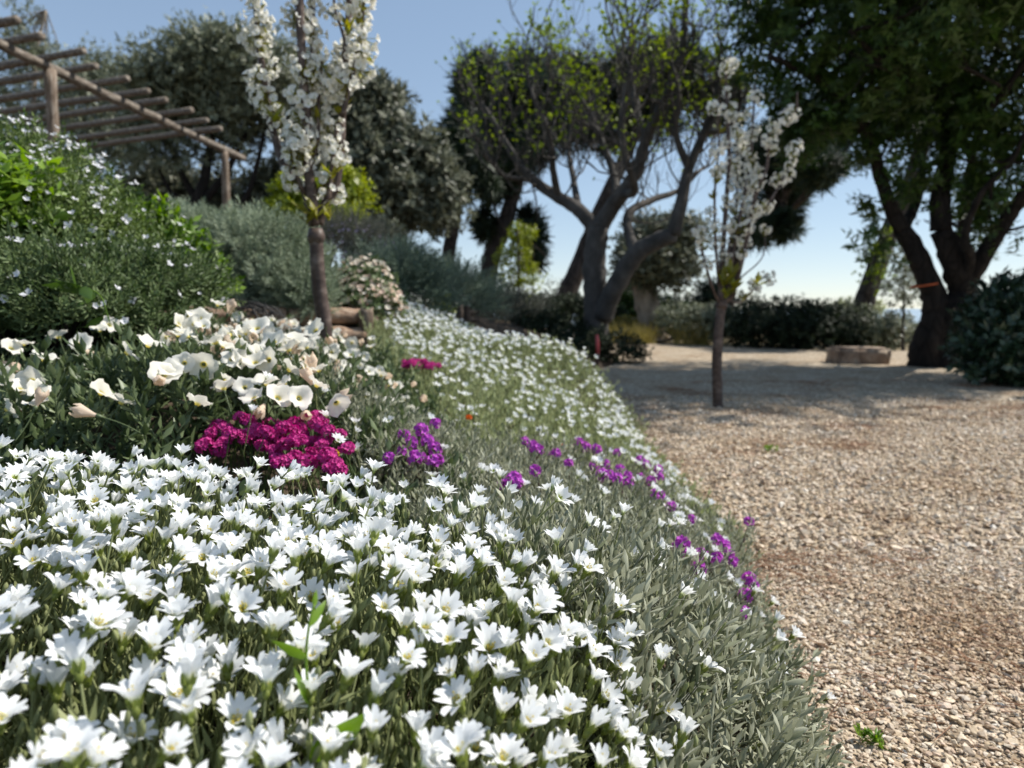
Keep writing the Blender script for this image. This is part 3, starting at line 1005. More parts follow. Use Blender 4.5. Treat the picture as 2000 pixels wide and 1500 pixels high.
# ---------------------------------------------------------------- the white mound farther along the court
r = np.random.default_rng(22)
fm_loc = np.array([.05, 2.2, float(soil(.05, 2.2)[0])])
far_mat = thing('snow_in_summer', 'rounded far mound of small white flowers on pale green stems at the court edge', 'flower bed', fm_loc)
Q = jgrid(-.75, .52, 1.28, 3.3, .0245, r, .6)
u = edge(Q[:, 1]) - Q[:, 0]
fr = (Q[:, 1] - 1.35) / 1.7
pr = np.clip(.08 + 1.1 * fr, .06, .95) * (u > .0) * (Q[:, 0] > -.02 - .34 * (Q[:, 1] - 1.2)) + .7 * np.exp(-((u - .06) / .06) ** 2) * (Q[:, 1] > 1.7) * (u > -.02)
pr = pr * np.clip(.95 + .35 * patchy(Q, 9, .4), .3, 1)
Q = Q[r.uniform(0, 1, len(Q)) < pr]
P = np.column_stack([Q, top(Q[:, 0], Q[:, 1]) + r.normal(.006, .012, len(Q))])
D = nrm(np.array([.3, -.15, 1.0]) + r.normal(0, .34, (len(P), 3)))
S = r.uniform(1.0, 1.35, len(P))
px_, py_, dz_ = project(P)
o_ = np.argsort(dz_)
one = np.zeros(len(P), bool)
one[o_[:: max(1, len(o_) // 260)][:270]] = True
ME_FLO = [f.mesh('flower', FL_MATS) for f in FL_LO]
Mf = frames(D, r=r)
for i in np.where(one)[0]:
    ob('flower', ME_FLO[r.integers(0, 8)], far_mat, mat4(Mf[i], P[i] - fm_loc, S[i]))
b = B()
scatter(b, FL_LO, P[~one], D[~one], S[~one], r)
part('small_flowers', b, FL_MATS, far_mat, 'stuff')
b = B()
Q = jgrid(-.8, .52, 1.3, 3.4, .0185, r, .6)
u = edge(Q[:, 1]) - Q[:, 0]
Q = Q[(u > 0.0) & (Q[:, 0] > -.06 - .36 * (Q[:, 1] - 1.2))]
P = np.column_stack([Q, top(Q[:, 0], Q[:, 1]) - .088 + r.normal(0, .013, len(Q))])
D = nrm(np.array([.08, -.02, 1.0]) + r.normal(0, .17, (len(P), 3)) + np.stack([np.ones(len(P)), -.2 * np.ones(len(P)), np.zeros(len(P))], 1) * np.clip(.2 - (edge(P[:, 1]) - P[:, 0]), 0, .3)[:, None] * 2.5)
scatter(b, UPRIGHT, P, D, r.uniform(.85, 1.2, len(P)), r, r.uniform(.35, 1, len(P)))
part('stems', b, M_silver_bright, far_mat, 'stuff')

# ---------------------------------------------------------------- shrubby bindweed: white funnels over dark silky leaves
def funnel(seed, wilt=False):
    rr_ = np.random.default_rng(seed)
    b = B()
    n, sides = 6, 20
    s = np.linspace(0, 1, n)
    a = np.arange(sides) / sides * 2 * np.pi
    rad = np.interp(s, [0, .2, .5, .8, 1], [.0015, .0048, .0120, .0178, .0205])
    hz = np.interp(s, [0, .2, .5, .8, 1], [0, .0065, .0115, .0140, .0135])
    if wilt:
        rad = np.interp(s, [0, .2, .5, .8, 1], [.0015, .003, .006, .009, .006])
        hz = np.interp(s, [0, .2, .5, .8, 1], [0, .008, .016, .023, .028])
    V = np.zeros((n, sides, 3))
    wv = rr_.normal(0, .0022, sides)
    lob = int(rr_.integers(2, 5))
    wav = 1 + .05 * np.cos(5 * a + rr_.uniform(0, 6)) + rr_.normal(0, .05, sides)
    for k in range(n):
        wk = 1 + (wav - 1) * s[k] ** 2 * 1.6
        V[k, :, 0] = rad[k] * wk * np.cos(a)
        V[k, :, 1] = rad[k] * wk * np.sin(a)
        V[k, :, 2] = hz[k] + s[k] ** 3 * (.0034 * np.cos(lob * a + 1) + .5 * wv) + .0010 * np.cos(10 * a) * s[k]
    i, j = np.meshgrid(np.arange(n - 1), np.arange(sides), indexing='ij')
    q = np.stack([i * sides + j, i * sides + (j + 1) % sides, (i + 1) * sides + (j + 1) % sides, (i + 1) * sides + j], -1).reshape(-1, 4)
    b.add(V.reshape(-1, 3), [(q, 0)], rr_.uniform(.2, .9), np.repeat(s, sides))
    tube(b, [[0, 0, -.006], [0, 0, 0], [0, 0, .004]], [.0012, .0026, .0030], 6, .5, 1)
    t = np.linspace(0, 1, 4)
    tube(b, np.stack([.008 * t ** 2, .004 * t, -.004 - .045 * t], 1), .0009, 4, .4, 1, cap=False)
    return b


ME_FUN = [funnel(k + 60).mesh('flower', [M_conv, M_convleaf]) for k in range(10)]
ME_WILT = [funnel(20 + k, True).mesh('wilted_flower', [M_wilt, M_convleaf]) for k in range(3)]
CSHOOT = [shoot_tm(110 + k, 8, .085, .030, .0095, 2, .95, 'spat', 2, .4) for k in range(6)]
CSHOOT_LO = [shoot_tm(120 + k, 8, .08, .026, .0095, 1, .9, 'spat', 2, .4) for k in range(4)]
r = np.random.default_rng(23)
bind = [
    ('bushy white-flowered shrub with broad silky leaves, spreading below the tall dark rosemary', (-.72, .98), lambda x, y: x < -.52),
    ('leafy shrub with many open white funnel flowers behind the magenta heads', (-.40, 1.12), lambda x, y: (x >= -.52) & (y < 1.36)),
    ('low shrub of fading cream funnel flowers around the foot of the thick blossoming sapling', (-.48, 1.75), lambda x, y: (x >= -.52 - 9 * (y >= 1.36)) & (y >= 1.36)),
]
listed = [(330, 672), (70, 778), (2, 758), (48, 692), (118, 678), (365, 628), (482, 672), (425, 612), (375, 722), (436, 724), (247, 768), (292, 766), (320, 802), (236, 836), (75, 832), (8, 828),
          (365, 778), (402, 768), (437, 778), (384, 822), (505, 662), (540, 690), (574, 688), (602, 698), (480, 776), (522, 772), (540, 800), (582, 798), (616, 775), (655, 800), (455, 742), (560, 742),
          (500, 730), (345, 650), (390, 640), (160, 690), (20, 700), (590, 735), (625, 745), (530, 720), (470, 700), (455, 668), (440, 790), (500, 800), (560, 770), (350, 690)]
Q = jgrid(-1.5, .1, .62, 2.15, .0245, r, .6)
zone = (Q[:, 0] < -.04 - .34 * (Q[:, 1] - 1.2) - .10 * (Q[:, 1] < 1.2)) & (Q[:, 0] > -.8 * Q[:, 1] - .55) & (Q[:, 1] > .70)
zone &= ~((np.abs(Q[:, 0] + .30) < .13) & (Q[:, 1] < .95) & (Q[:, 1] > .79))
Q = Q[zone]
Pc = np.column_stack([Q, top(Q[:, 0], Q[:, 1]) - .082 + r.normal(-.008, .014, len(Q))])
Dc = nrm(np.array([.1, -.15, 1.0]) + r.normal(0, .38, (len(Pc), 3)))
FP = [pix(px, py, float(np.interp(py, [605, 660, 700, 780, 835], [1.32, 1.14, 1.06, .94, .87]))) for px, py in listed]
listed2 = [(r.uniform(0, 690), r.uniform(645, 845)) for k in range(20)]
listed2 = [(a, c) for a, c in listed2 if not (370 < a < 700 and c > 790)]
FP += [pix(px, py, float(np.interp(py, [605, 660, 700, 780, 845], [1.32, 1.14, 1.06, .94, .86]))) for px, py in listed2]
xr = jgrid(-.75, -.1, 1.36, 2.1, .058, r, .8)
xr = xr[(xr[:, 0] < -.12 - .34 * (xr[:, 1] - 1.2)) & (xr[:, 0] > -.8 * xr[:, 1])]
FP += [np.array([x, y, float(top(x, y)[0]) + r.uniform(-.005, .02)]) for x, y in xr]
FP = np.array(FP)
FP[:, 2] = np.maximum(FP[:, 2], top(FP[:, 0], FP[:, 1]) - .005) + .012
for lab, (cx, cy), f in bind:
    loc = np.array([cx, cy, float(soil(cx, cy)[0])])
    th = thing('shrubby_bindweed', lab, 'shrub', loc)
    s_ = f(Pc[:, 0], Pc[:, 1])
    b = B()
    nr = s_ & (Pc[:, 1] < 1.3)
    scatter(b, CSHOOT, Pc[nr], Dc[nr], r.uniform(.8, 1.2, nr.sum()), r)
    nr = s_ & (Pc[:, 1] >= 1.3)
    scatter(b, CSHOOT_LO, Pc[nr], Dc[nr], r.uniform(.8, 1.2, nr.sum()), r)
    part('foliage', b, M_convleaf, th, 'stuff')
    fs = np.where(f(FP[:, 0], FP[:, 1]))[0]
    for i in fs:
        far = FP[i, 1] > 1.36
        d_ = nrm(np.array([.35, -.40, .75]) + r.normal(0, .55, 3))
        sc_ = r.uniform(.62, 1.0) * (.72 if far and r.uniform() < .7 else 1)
        ob('flower', ME_FUN[r.integers(0, 10)], th, mat4(frames(d_[None], r=r)[0], FP[i] - loc, sc_))
        if r.uniform() < .3:
            d_ = nrm(np.array([.3, -.4, .5]) + r.normal(0, .5, 3))
            p = FP[i] + np.array([r.normal(0, .022), r.normal(0, .02), -.012 + r.normal(0, .008)])
            ob('wilted_flower', ME_WILT[r.integers(0, 3)], th, mat4(frames(d_[None], r=r)[0], p - loc, r.uniform(.8, 1.1)))

# ---------------------------------------------------------------- magenta thrift and purple heads
def head_tm(seed, n, rad, flat, pl, mats_petal=0, stem=.07, leafy=False):
    """globe of many small flowers on a stem"""
    rr_ = np.random.default_rng(seed)
    b = B()
    fl = B()
    pt = blade(pl, pl * .8, .7, -.25, 2, 'spat', 0)
    for k in range(5):
        fl.inst(pt, (rot('Z', k * 1.2566) @ rot('X', .95))[None], np.zeros((1, 3)))
    i = np.arange(n) + .5
    ph = np.arccos(1 - 1.35 * i / n)
    th = np.pi * (1 + 5 ** .5) * i
    Dn = np.stack([np.cos(th) * np.sin(ph), np.sin(th) * np.sin(ph), np.cos(ph)], 1)
    Pn = Dn * rad * np.array([1, 1, flat]) * rr_.uniform(.85, 1.1, (n, 1))
    b.inst(fl, frames(Dn + rr_.normal(0, .2, Dn.shape), r=rr_), Pn, rr_.uniform(.1, .95, n))
    for k in range(n):
        tube(b, [[0, 0, -.3 * rad], Pn[k]], .0004, 3, .4, 1, cap=False)
    t = np.linspace(0, 1, 4)
    tube(b, np.stack([.006 * t, .004 * t * t, -.2 * rad - stem * t], 1), [.0007, .0009], 4, .4, 1, cap=False)
    if leafy:
        for k in range(5):
            lf = blade(.016, .004, .4, .2, 2, 'lance', 1)
            b.inst(lf, (rot('Z', k * 2.4) @ rot('X', .8))[None], np.array([[.006 * .15 * k, 0, -.2 * rad - stem * (.15 + .17 * k)]]))
    return b


r = np.random.default_rng(24)
ME_PINK = [head_tm(k, 24, .0082, .72, .0050).mesh('flower_head', [M_pink, M_grassy]) for k in range(4)]
spots = [(425, 832), (440, 862), (405, 860), (470, 815), (485, 822), (500, 838), (520, 845), (450, 845), (465, 850), (540, 850), (555, 835), (575, 828), (590, 850), (600, 815), (618, 812), (630, 825),
         (622, 838), (612, 862), (592, 862), (575, 860), (512, 870), (535, 880), (560, 868), (640, 840), (662, 850), (678, 876), (608, 885), (628, 870), (545, 905), (580, 893), (560, 900), (600, 905), (625, 900),
         (655, 905), (660, 920), (640, 890), (500, 862), (480, 858), (530, 828), (570, 842), (430, 878), (415, 845), (398, 870), (645, 915), (540, 895), (615, 825), (490, 848), (525, 860), (550, 862), (585, 838)]
pl_ = np.array([-.31, .88, float(soil(-.31, .88)[0])])
thrift = thing('thrift', 'clump of round magenta flower heads behind the white carpet', 'flower clump', pl_)
ext = [(a + r.normal(0, 10), b_ + r.normal(0, 7)) for a, b_ in spots[:30:9]]
for px, py in spots + ext:
    d = .94 - (py - 810) / 115 * .13 + r.normal(0, .015)
    p = pix(px, py, d)
    d_ = nrm(np.array([.1, -.15, 1.0]) + r.normal(0, .25, 3))
    ob('flower_head', ME_PINK[r.integers(0, 4)], thrift, mat4(frames(d_[None], r=r)[0], p - pl_, r.uniform(.85, 1.15)))
b = B()
N = 1300
q = np.column_stack([r.uniform(-.48, -.15, N), r.uniform(.68, .97, N)])
P = np.column_stack([q, soil(q[:, 0], q[:, 1]) - .012])
scatter(b, [blade(.06, .0022, c, .2, 3, 'taper') for c in (.2, .6, 1.0)], P, nrm(UP + r.normal(0, .35, (N, 3))), r.uniform(.7, 1.1, N), r)
part('foliage', b, M_grassy, thrift, 'stuff')

ME_PUR = [head_tm(30 + k, 11, .0070, 1.25, .0068, stem=.06, leafy=True).mesh('flower_head', [M_purple, M_darkstem]) for k in range(4)]


def purple(lab, spots, loc_px, spread):
    loc = hit(*loc_px, 0.0, .6)
    loc[2] -= .09
    th = thing('purple_stock', lab, 'flower clump', loc)
    for px, py, d in spots:
        p = pix(px, py, d)
        p[2] = max(p[2], float(top(p[0], p[1])[0]) + r.uniform(.012, .035))
        d_ = nrm(np.array([.15, -.2, 1.0]) + r.normal(0, .3, 3))
        ob('flower_head', ME_PUR[r.integers(0, 4)], th, mat4(frames(d_[None], r=r)[0], p - loc, r.uniform(.8, 1.2) * spread))
    b = B()
    base = np.array([pix(px, py, d) for px, py, d in spots])
    P = np.repeat(base, 5, 0) + r.normal(0, .018, (len(base) * 5, 3)) - [0, 0, .06]
    scatter(b, SHOOTS_LO, P, nrm(UP + r.normal(0, .3, P.shape)), r.uniform(.7, 1.0, len(P)), r)
    part('foliage', b, M_silver, th, 'stuff')
    return th


purple('small purple-flowered clump among grey leaves beside the magenta heads',
       [(790, 872, 1.0), (822, 858, 1.02), (835, 862, 1.0), (850, 878, 1.0), (822, 900, .98), (785, 915, .96), (812, 935, .94), (845, 925, .96), (850, 828, 1.05), (760, 950, .92), (805, 890, .98), (855, 930, .97)], (820, 920), .95)
purple('purple flowers mixed with white ones at the court edge, where the mound dips',
       [(1130, 888, 1.42), (1165, 920, 1.36), (1205, 902, 1.42), (1250, 900, 1.45), (1262, 908, 1.45), (1285, 918, 1.45), (1288, 932, 1.42), (1040, 912, 1.25), (1078, 915, 1.28), (1085, 925, 1.26), (1050, 925, 1.22), (1025, 910, 1.25),
        (1180, 935, 1.3), (1210, 935, 1.3), (1160, 955, 1.22), (1235, 960, 1.25), (1225, 965, 1.22), (1190, 960, 1.2), (1270, 965, 1.3), (1110, 965, 1.1), (1175, 990, 1.15), (1195, 985, 1.18), (1290, 985, 1.25), (1250, 935, 1.35), (1205, 1005, 1.1),
        (1145, 905, 1.4), (1225, 980, 1.2), (1280, 990, 1.22), (985, 1000, .95), (1005, 1005, .95), (1010, 1020, .92), (1045, 980, 1.0)], (1180, 960), .92)
purple('few purple heads standing at the gravel margin, one lone head leaning out',
       [(1462, 1020, 1.15), (1400, 1055, 1.05), (1412, 1068, 1.05), (1425, 1085, 1.02), (1432, 1098, 1.0), (1400, 1092, .98), (1462, 1132, 1.0), (1470, 1145, .98), (1455, 1165, .96), (1330, 1080, .92), (1370, 1085, .95), (1350, 1015, 1.1), (1330, 1100, .9), (1450, 1215, .9), (1365, 1110, .9), (1310, 990, 1.15)], (1400, 1090), .92)
r = np.random.default_rng(25)
# small yellow and orange strays
dz = head_tm(60, 14, .006, .35, .0055, stem=.05)
ME_YEL = dz.mesh('flower_head', [M_yellow, M_grassy])
ME_ORA = dz.mesh('flower_head', [M_orange, M_grassy])
for nm, lab, px, py, d, me in [('yellow_daisy', 'tiny yellow flower at the end of the magenta heads', 652, 886, .93, ME_YEL), ('yellow_daisy', 'tiny yellow flower in the grey-green stems of the farther white mound', 728, 826, 1.15, ME_YEL),
                               ('pimpernel', 'tiny orange flower low on the farther white mound', 916, 815, 1.45, ME_ORA), ('pimpernel', 'tiny orange flower just above the purple edge flowers', 1102, 872, 1.4, ME_ORA)]:
    p = pix(px, py, d)
    th = thing(nm, lab, 'wild flower', p - [0, 0, .05])
    ob('flower_head', me, th, mat4(frames(nrm(np.array([[.1, -.4, .8]])), r=r)[0], (0, 0, .05), .8))
# second, distant pink patch
th = thing('thrift', 'small pink patch on the bank behind the farther white mound', 'flower clump', pix(825, 712, 1.95) - [0, 0, .06])
for k in range(22):
    p = pix(r.uniform(790, 860), r.uniform(704, 720), r.uniform(1.88, 2.0))
    ob('flower_head', ME_PINK[k % 4], th, mat4(frames(nrm(np.array([[.1, -.2, 1]])), r=r)[0], p - np.array(th.location), 1.0))


# ---------------------------------------------------------------- shrubs
def ground_z(x, y):
    if x < float(edge(y)) and y < 13.5:
        return float(soil(x, y)[0])
    return 0.0


def lobe(px, py, d, rx, ry):
    return pix(px, py, d), np.array([rx * d / F, rx * d / F * .9, ry * d / F])


def lobe_points(lobes, n, rr_, inner=.3, low=-.35):
    vol = np.array([(l[1][0] * l[1][2]) for l in lobes])
    k = rr_.choice(len(lobes), n, p=vol / vol.sum())
    Dn = nrm(rr_.normal(0, 1, (n, 3)))
    Dn[:, 2] = np.where(Dn[:, 2] < low, -Dn[:, 2], Dn[:, 2])
    c = np.array([l[0] for l in lobes])[k]
    rd = np.array([l[1] for l in lobes])[k]
    f = np.where(rr_.uniform(0, 1, n) < inner, rr_.uniform(.3, .8, n), rr_.uniform(.8, 1.05, n))
    f = f * (1 + .10 * np.sin(Dn[:, 0] * 9 + k) * np.sin(Dn[:, 2] * 8 + k * 2))
    return c + Dn * rd * f[:, None], Dn


def shrub(name, lab, lobes, tms, n, mats, size=(.8, 1.2), up=.7, wild=.35, seed=1, cat='shrub', flowers=None, group=None, wood=None, low=-.35, jit=0.0, nose=.02, lumps=0):
    rr_ = np.random.default_rng(seed)
    lobes = [lobe(*l) for l in lobes]
    for k in range(lumps):
        c0, rd0 = lobes[rr_.integers(0, len(lobes))]
        dn = nrm(rr_.normal(0, 1, 3) + [0, -.6, .7])
        lobes.append((c0 + dn * rd0 * .95, rd0 * rr_.uniform(.18, .36)))
    c = np.mean([l[0] for l in lobes], 0)
    loc = np.array([c[0], c[1], ground_z(c[0], c[1])])
    th = thing(name, lab, cat, loc, group)
    P, Dn = lobe_points(lobes, n, rr_, low=low)
    b = B()
    scatter(b, tms, P, nrm(Dn * .8 + UP * up + rr_.normal(0, wild, P.shape)), rr_.uniform(*size, n), rr_,
            np.clip(rr_.uniform(.1, .9, n) + jit * np.sin(P[:, 0] * 23) * np.sin(P[:, 2] * 19), 0, 1))
    part('foliage', b, mats, th, 'stuff')
    b = B()
    for cc, rd in lobes:
        for k in range(3):
            e = cc + rr_.normal(0, .4, 3) * rd
            g = loc + rr_.normal(0, .25, 3) * [rd[0], rd[1], 0] - [0, 0, .03]
            m = (g + e) / 2 + rr_.normal(0, .1, 3) * rd
            tube(b, catmull([g, m, e], 4), [.012 * min(1.5, rd[2] / .12), .003], 5, .5)
    part('branches', b, wood or M_bark_dark, th)
    if flowers:
        tm, nf, mt, nm = flowers
        P, Dn = lobe_points(lobes, nf, rr_, .0, low)
        P = P + Dn * nose + UP * nose * .4
        b = B()
        scatter(b, tm, P, nrm(Dn + UP * .4 + rr_.normal(0, .4, P.shape)), rr_.uniform(.7, 1.3, nf), rr_)
        part(nm, b, mt, th, 'stuff')
    return th


def star_tm(n, L, W, tilt, seed=0):
    b = B()
    lf = blade(L, W, .3, -.2, 1, 'spat')
    for k in range(n):
        b.inst(lf, (rot('Z', k * 6.283 / n) @ rot('X', tilt))[None], np.zeros((1, 3)))
    return b


def needle_spray(seed, h, pairs, L, W, spread=.75, whorl=2):
    return shoot_tm(seed, pairs, h, L, W, 1, spread, 'lance', whorl, .2)


def leaf_clump(seed, n, L, W, h, spread=.9, nn=0, droop=0.0, twig=True):
    rr_ = np.random.default_rng(seed)
    b = B()
    if twig:
        tube(b, [[0, 0, 0], [rr_.normal(0, .1) * h, 0, h]], [.0022 * h / .12, .0012 * h / .12], 3, .2, 0, cap=False)
    for k in range(n):
        z0 = rr_.uniform(.15, 1.05)
        lf = blade(L * rr_.uniform(.7, 1.2), W * rr_.uniform(.8, 1.2), rr_.uniform(0, .8), .25, nn + 1, 'lance', 0, rr_.uniform(.2, .8))
        b.inst(lf, (rot('Z', rr_.uniform(0, 6.28)) @ rot('X', spread * rr_.uniform(.5, 1.4) + droop))[None], np.array([[0, 0, h * z0]]))
    return b


ROS = [needle_spray(200 + k, .09, 10, .018, .0054, 1.15) for k in range(6)]
ROS_FINE = [needle_spray(210 + k, .065, 9, .0135, .0038, 1.1) for k in range(5)]
GREY = [needle_spray(220 + k, .10, 11, .027, .0046, .95) for k in range(6)]
TRAIL = [needle_spray(230 + k, .16, 9, .030, .0055, .6) for k in range(5)]
BROAD = [leaf_clump(240 + k, 11, .040, .016, .09, .9, 0) for k in range(5)]
BROAD_S = [leaf_clump(250 + k, 10, .028, .011, .07) for k in range(5)]
GLOSSY = [leaf_clump(260 + k, 12, .060, .024, .12) for k in range(5)]
HEDGE = [leaf_clump(270 + k, 12, .045, .016, .13) for k in range(5)]
TINY = [star_tm(4, .0100, .007, 1.0), star_tm(5, .009, .006, .7)]

shrub('rosemary_bush', 'tall dark green rosemary bush dotted with tiny white flowers in front of the pergola',
      [(20, 365, 1.78, 110, 60), (-120, 350, 1.75, 120, 90), (130, 430, 1.66, 95, 55), (30, 460, 1.5, 110, 70), (215, 485, 1.62, 75, 45), (-120, 480, 1.5, 130, 110), (-330, 430, 1.6, 150, 130), (-330, 560, 1.35, 150, 90), (280, 535, 1.62, 50, 35), (90, 385, 1.74, 70, 40), (110, 500, 1.5, 90, 50)],
      ROS, 3500, M_rosemary, (.8, 1.25), .45, .55, 31, 'bush', (TINY, 900, M_tinywhite, 'flowers'), jit=.35, nose=.075, lumps=30)
shrub('rosemary_bush', 'low fine-leaved grey-green rosemary mound at the foot of the tall dark bush',
      [(90, 590, 1.32, 160, 55), (230, 590, 1.38, 120, 55), (330, 590, 1.5, 80, 48), (-60, 600, 1.3, 130, 60), (160, 640, 1.25, 130, 35)],
      ROS_FINE, 2800, M_fine, (.7, 1.5), .6, .6, 32, 'bush', (TINY, 90, M_tinywhite, 'flowers'), jit=.4, nose=.05, lumps=26)
shrub('leafy_weed', 'fresh bright green broad-leaved clump growing through the tall rosemary', [(10, 430, 1.42, 38, 50), (-30, 460, 1.42, 40, 40)], BROAD, 90, M_bright, (.8, 1.2), .5, .4, 33, 'plant')
shrub('leafy_weed', 'bright green leafy sprig between the rosemary and the grey cushion bush', [(345, 510, 1.72, 42, 35), (395, 565, 1.75, 32, 28), (300, 470, 1.72, 30, 25)], BROAD_S, 130, M_bright, (.8, 1.2), .6, .4, 34, 'plant')
shrub('grey_cushion_bush', 'large rounded silver-grey bush spilling over the log wall beside the thick blossoming sapling',
      [(400, 490, 2.8, 88, 46), (500, 505, 2.75, 100, 54), (565, 560, 2.7, 62, 62), (430, 545, 2.7, 95, 50), (350, 468, 2.95, 55, 30), (600, 600, 2.55, 35, 50), (520, 585, 2.6, 60, 45)],
      GREY, 3200, M_rosegrey, (.8, 1.2), .35, .45, 35, 'bush', jit=.3, lumps=20)
shrub('trailing_rosemary', 'blue-grey trailing rosemary cascading over the bank beside the cream-flowered shrub',
      [(785, 560, 3.5, 55, 42), (825, 595, 3.5, 42, 45), (760, 535, 3.8, 50, 22)], TRAIL, 900, M_trail, (.7, 1.1), .2, .3, 36, 'bush', group=None)
shrub('trailing_rosemary', 'blue-grey trailing rosemary cascading over the bank above the dark slatted fence',
      [(880, 575, 4.7, 55, 36), (930, 598, 5.4, 42, 34), (850, 558, 4.6, 50, 24), (905, 600, 4.9, 30, 30)], TRAIL, 900, M_trail, (.8, 1.2), .2, .3, 37, 'bush')
CREAM = [star_tm(6, .014, .010, .8)]
shrub('cream_flowered_shrub', 'upright shrub crowded with small cream and pinkish flowers beside the log wall',
      [(712, 560, 2.9, 40, 34), (722, 605, 2.8, 48, 40), (745, 620, 2.75, 32, 30), (685, 590, 2.85, 28, 40)], BROAD_S, 420, M_fine, (.6, 1.0), .7, .3, 38, 'shrub', (CREAM, 480, M_creamflower, 'flowers'), nose=.035)
shrub('lime_shrub', 'glossy lime green shrub behind the crown fork of the thick blossoming sapling',
      [(585, 415, 4.6, 50, 42), (675, 400, 4.8, 42, 45), (640, 445, 4.6, 60, 30), (560, 440, 4.5, 30, 25)], BROAD, 620, M_lime, (.9, 1.3), .7, .4, 39)
shrub('dusky_shrub', 'dusky grey-purple flowering shrub behind the thick sapling trunk',
      [(680, 485, 3.9, 60, 42), (625, 480, 4.0, 50, 34), (735, 505, 4.0, 45, 30)], TRAIL, 700, M_olivegreen, (.6, .9), .8, .3, 40, 'shrub', (TINY, 300, M_tinylilac, 'flowers'))
shrub('dark_shrub', 'dark rounded evergreen shrub under the grey-leaved tree', [(745, 480, 6.5, 42, 36), (720, 505, 6.4, 40, 25)], BROAD, 420, M_oak, (1, 1.4), .6, .4, 41)
shrub('yellow_green_shrub', 'small yellow-green shoots on top of the trailing rosemary bank', [(800, 520, 4.6, 26, 12), (850, 535, 5.0, 22, 12)], BROAD_S, 110, M_lime, (.8, 1.2), .8, .3, 42, 'plant')
shrub('leafy_weed', 'lime green weed hanging beside the dark slatted fence', [(862, 605, 4.0, 14, 20), (868, 632, 3.95, 12, 14)], BROAD_S, 70, M_lime, (.7, 1.0), .5, .4, 43, 'plant')
shrub('brownish_shrub', 'brown-green shrub by the bend of the bank, beyond the dark slatted fence', [(975, 610, 6.6, 52, 30), (1030, 622, 6.8, 38, 24), (950, 635, 6.2, 36, 26)], TRAIL, 800, M_olivegreen, (.8, 1.2), .6, .3, 44)
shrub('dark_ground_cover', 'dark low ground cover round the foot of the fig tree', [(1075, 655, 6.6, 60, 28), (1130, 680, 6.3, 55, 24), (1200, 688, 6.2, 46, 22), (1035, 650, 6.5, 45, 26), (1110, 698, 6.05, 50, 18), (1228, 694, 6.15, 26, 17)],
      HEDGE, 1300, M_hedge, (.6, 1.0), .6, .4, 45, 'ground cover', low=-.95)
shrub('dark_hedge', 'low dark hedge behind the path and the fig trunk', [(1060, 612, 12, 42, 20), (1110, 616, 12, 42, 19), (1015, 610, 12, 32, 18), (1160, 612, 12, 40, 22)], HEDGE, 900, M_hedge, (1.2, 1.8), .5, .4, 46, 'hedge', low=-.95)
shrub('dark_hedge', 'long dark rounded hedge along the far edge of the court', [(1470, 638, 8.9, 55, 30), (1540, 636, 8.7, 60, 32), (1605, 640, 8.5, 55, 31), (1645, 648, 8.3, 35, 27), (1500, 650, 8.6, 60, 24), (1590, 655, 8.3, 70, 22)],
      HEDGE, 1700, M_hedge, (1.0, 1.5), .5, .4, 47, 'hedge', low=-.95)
shrub('green_shrub', 'mid green shrub next to the long dark hedge, behind the slender blossoming sapling', [(1380, 632, 9.2, 42, 26), (1330, 630, 10, 40, 22), (1420, 645, 9.0, 36, 22)], BROAD, 650, M_olive, (1.2, 1.8), .6, .4, 48, low=-.95)
shrub('green_shrub', 'dark bushes behind the fork of the fig tree', [(1215, 585, 13, 32, 30), (1200, 610, 13, 40, 24), (1300, 612, 13, 40, 14)], HEDGE, 600, M_almond, (1.5, 2.2), .6, .4, 49, low=-.95)
shrub('cypress_bush', 'small dark pointed bush rising over the far shrubs beside the slender sapling', [(1390, 585, 13, 18, 22), (1385, 605, 13, 26, 16)], HEDGE, 240, M_pine, (1.2, 1.8), .8, .3, 50)
shrub('green_shrub', 'grey-green low shrubs behind the long stone block', [(1720, 652, 8.2, 42, 22), (1755, 655, 8.4, 36, 24), (1690, 640, 8.8, 25, 26)], BROAD, 420, M_olive, (1.2, 1.7), .6, .4, 51, low=-.95)
shrub('pale_shrub', 'pale feathery shrub behind the leaning pine trunk by the hedge end', [(1655, 615, 9.5, 22, 18), (1700, 620, 9.6, 24, 22)], BROAD_S, 150, M_silver_bright, (1.4, 2.0), .9, .3, 52)
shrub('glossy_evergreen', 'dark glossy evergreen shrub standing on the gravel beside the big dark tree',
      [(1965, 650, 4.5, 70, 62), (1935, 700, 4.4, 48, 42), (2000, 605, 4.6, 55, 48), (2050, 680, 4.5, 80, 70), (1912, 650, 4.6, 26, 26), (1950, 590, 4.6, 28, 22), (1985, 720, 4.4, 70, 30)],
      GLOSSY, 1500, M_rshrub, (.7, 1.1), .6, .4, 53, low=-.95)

shrub('green_shrub', 'mixed grey-green bushes filling the gap behind the gnarled olive', [(1235, 612, 13.5, 40, 22), (1300, 618, 13.5, 45, 20), (1360, 615, 13.5, 45, 20), (1430, 612, 13.5, 50, 22), (1190, 618, 13.5, 40, 18)],
      HEDGE, 900, M_oak, (1.3, 2.0), .5, .4, 55, low=-.95)
shrub('green_shrub', 'low dry-green bushes between the gnarled olive roots and the mid green shrub', [(1310, 640, 10.6, 36, 14), (1215, 645, 10.6, 34, 16), (1360, 650, 9.8, 34, 14)],
      BROAD, 420, M_tuft, (1.0, 1.5), .6, .4, 56, low=-.95)
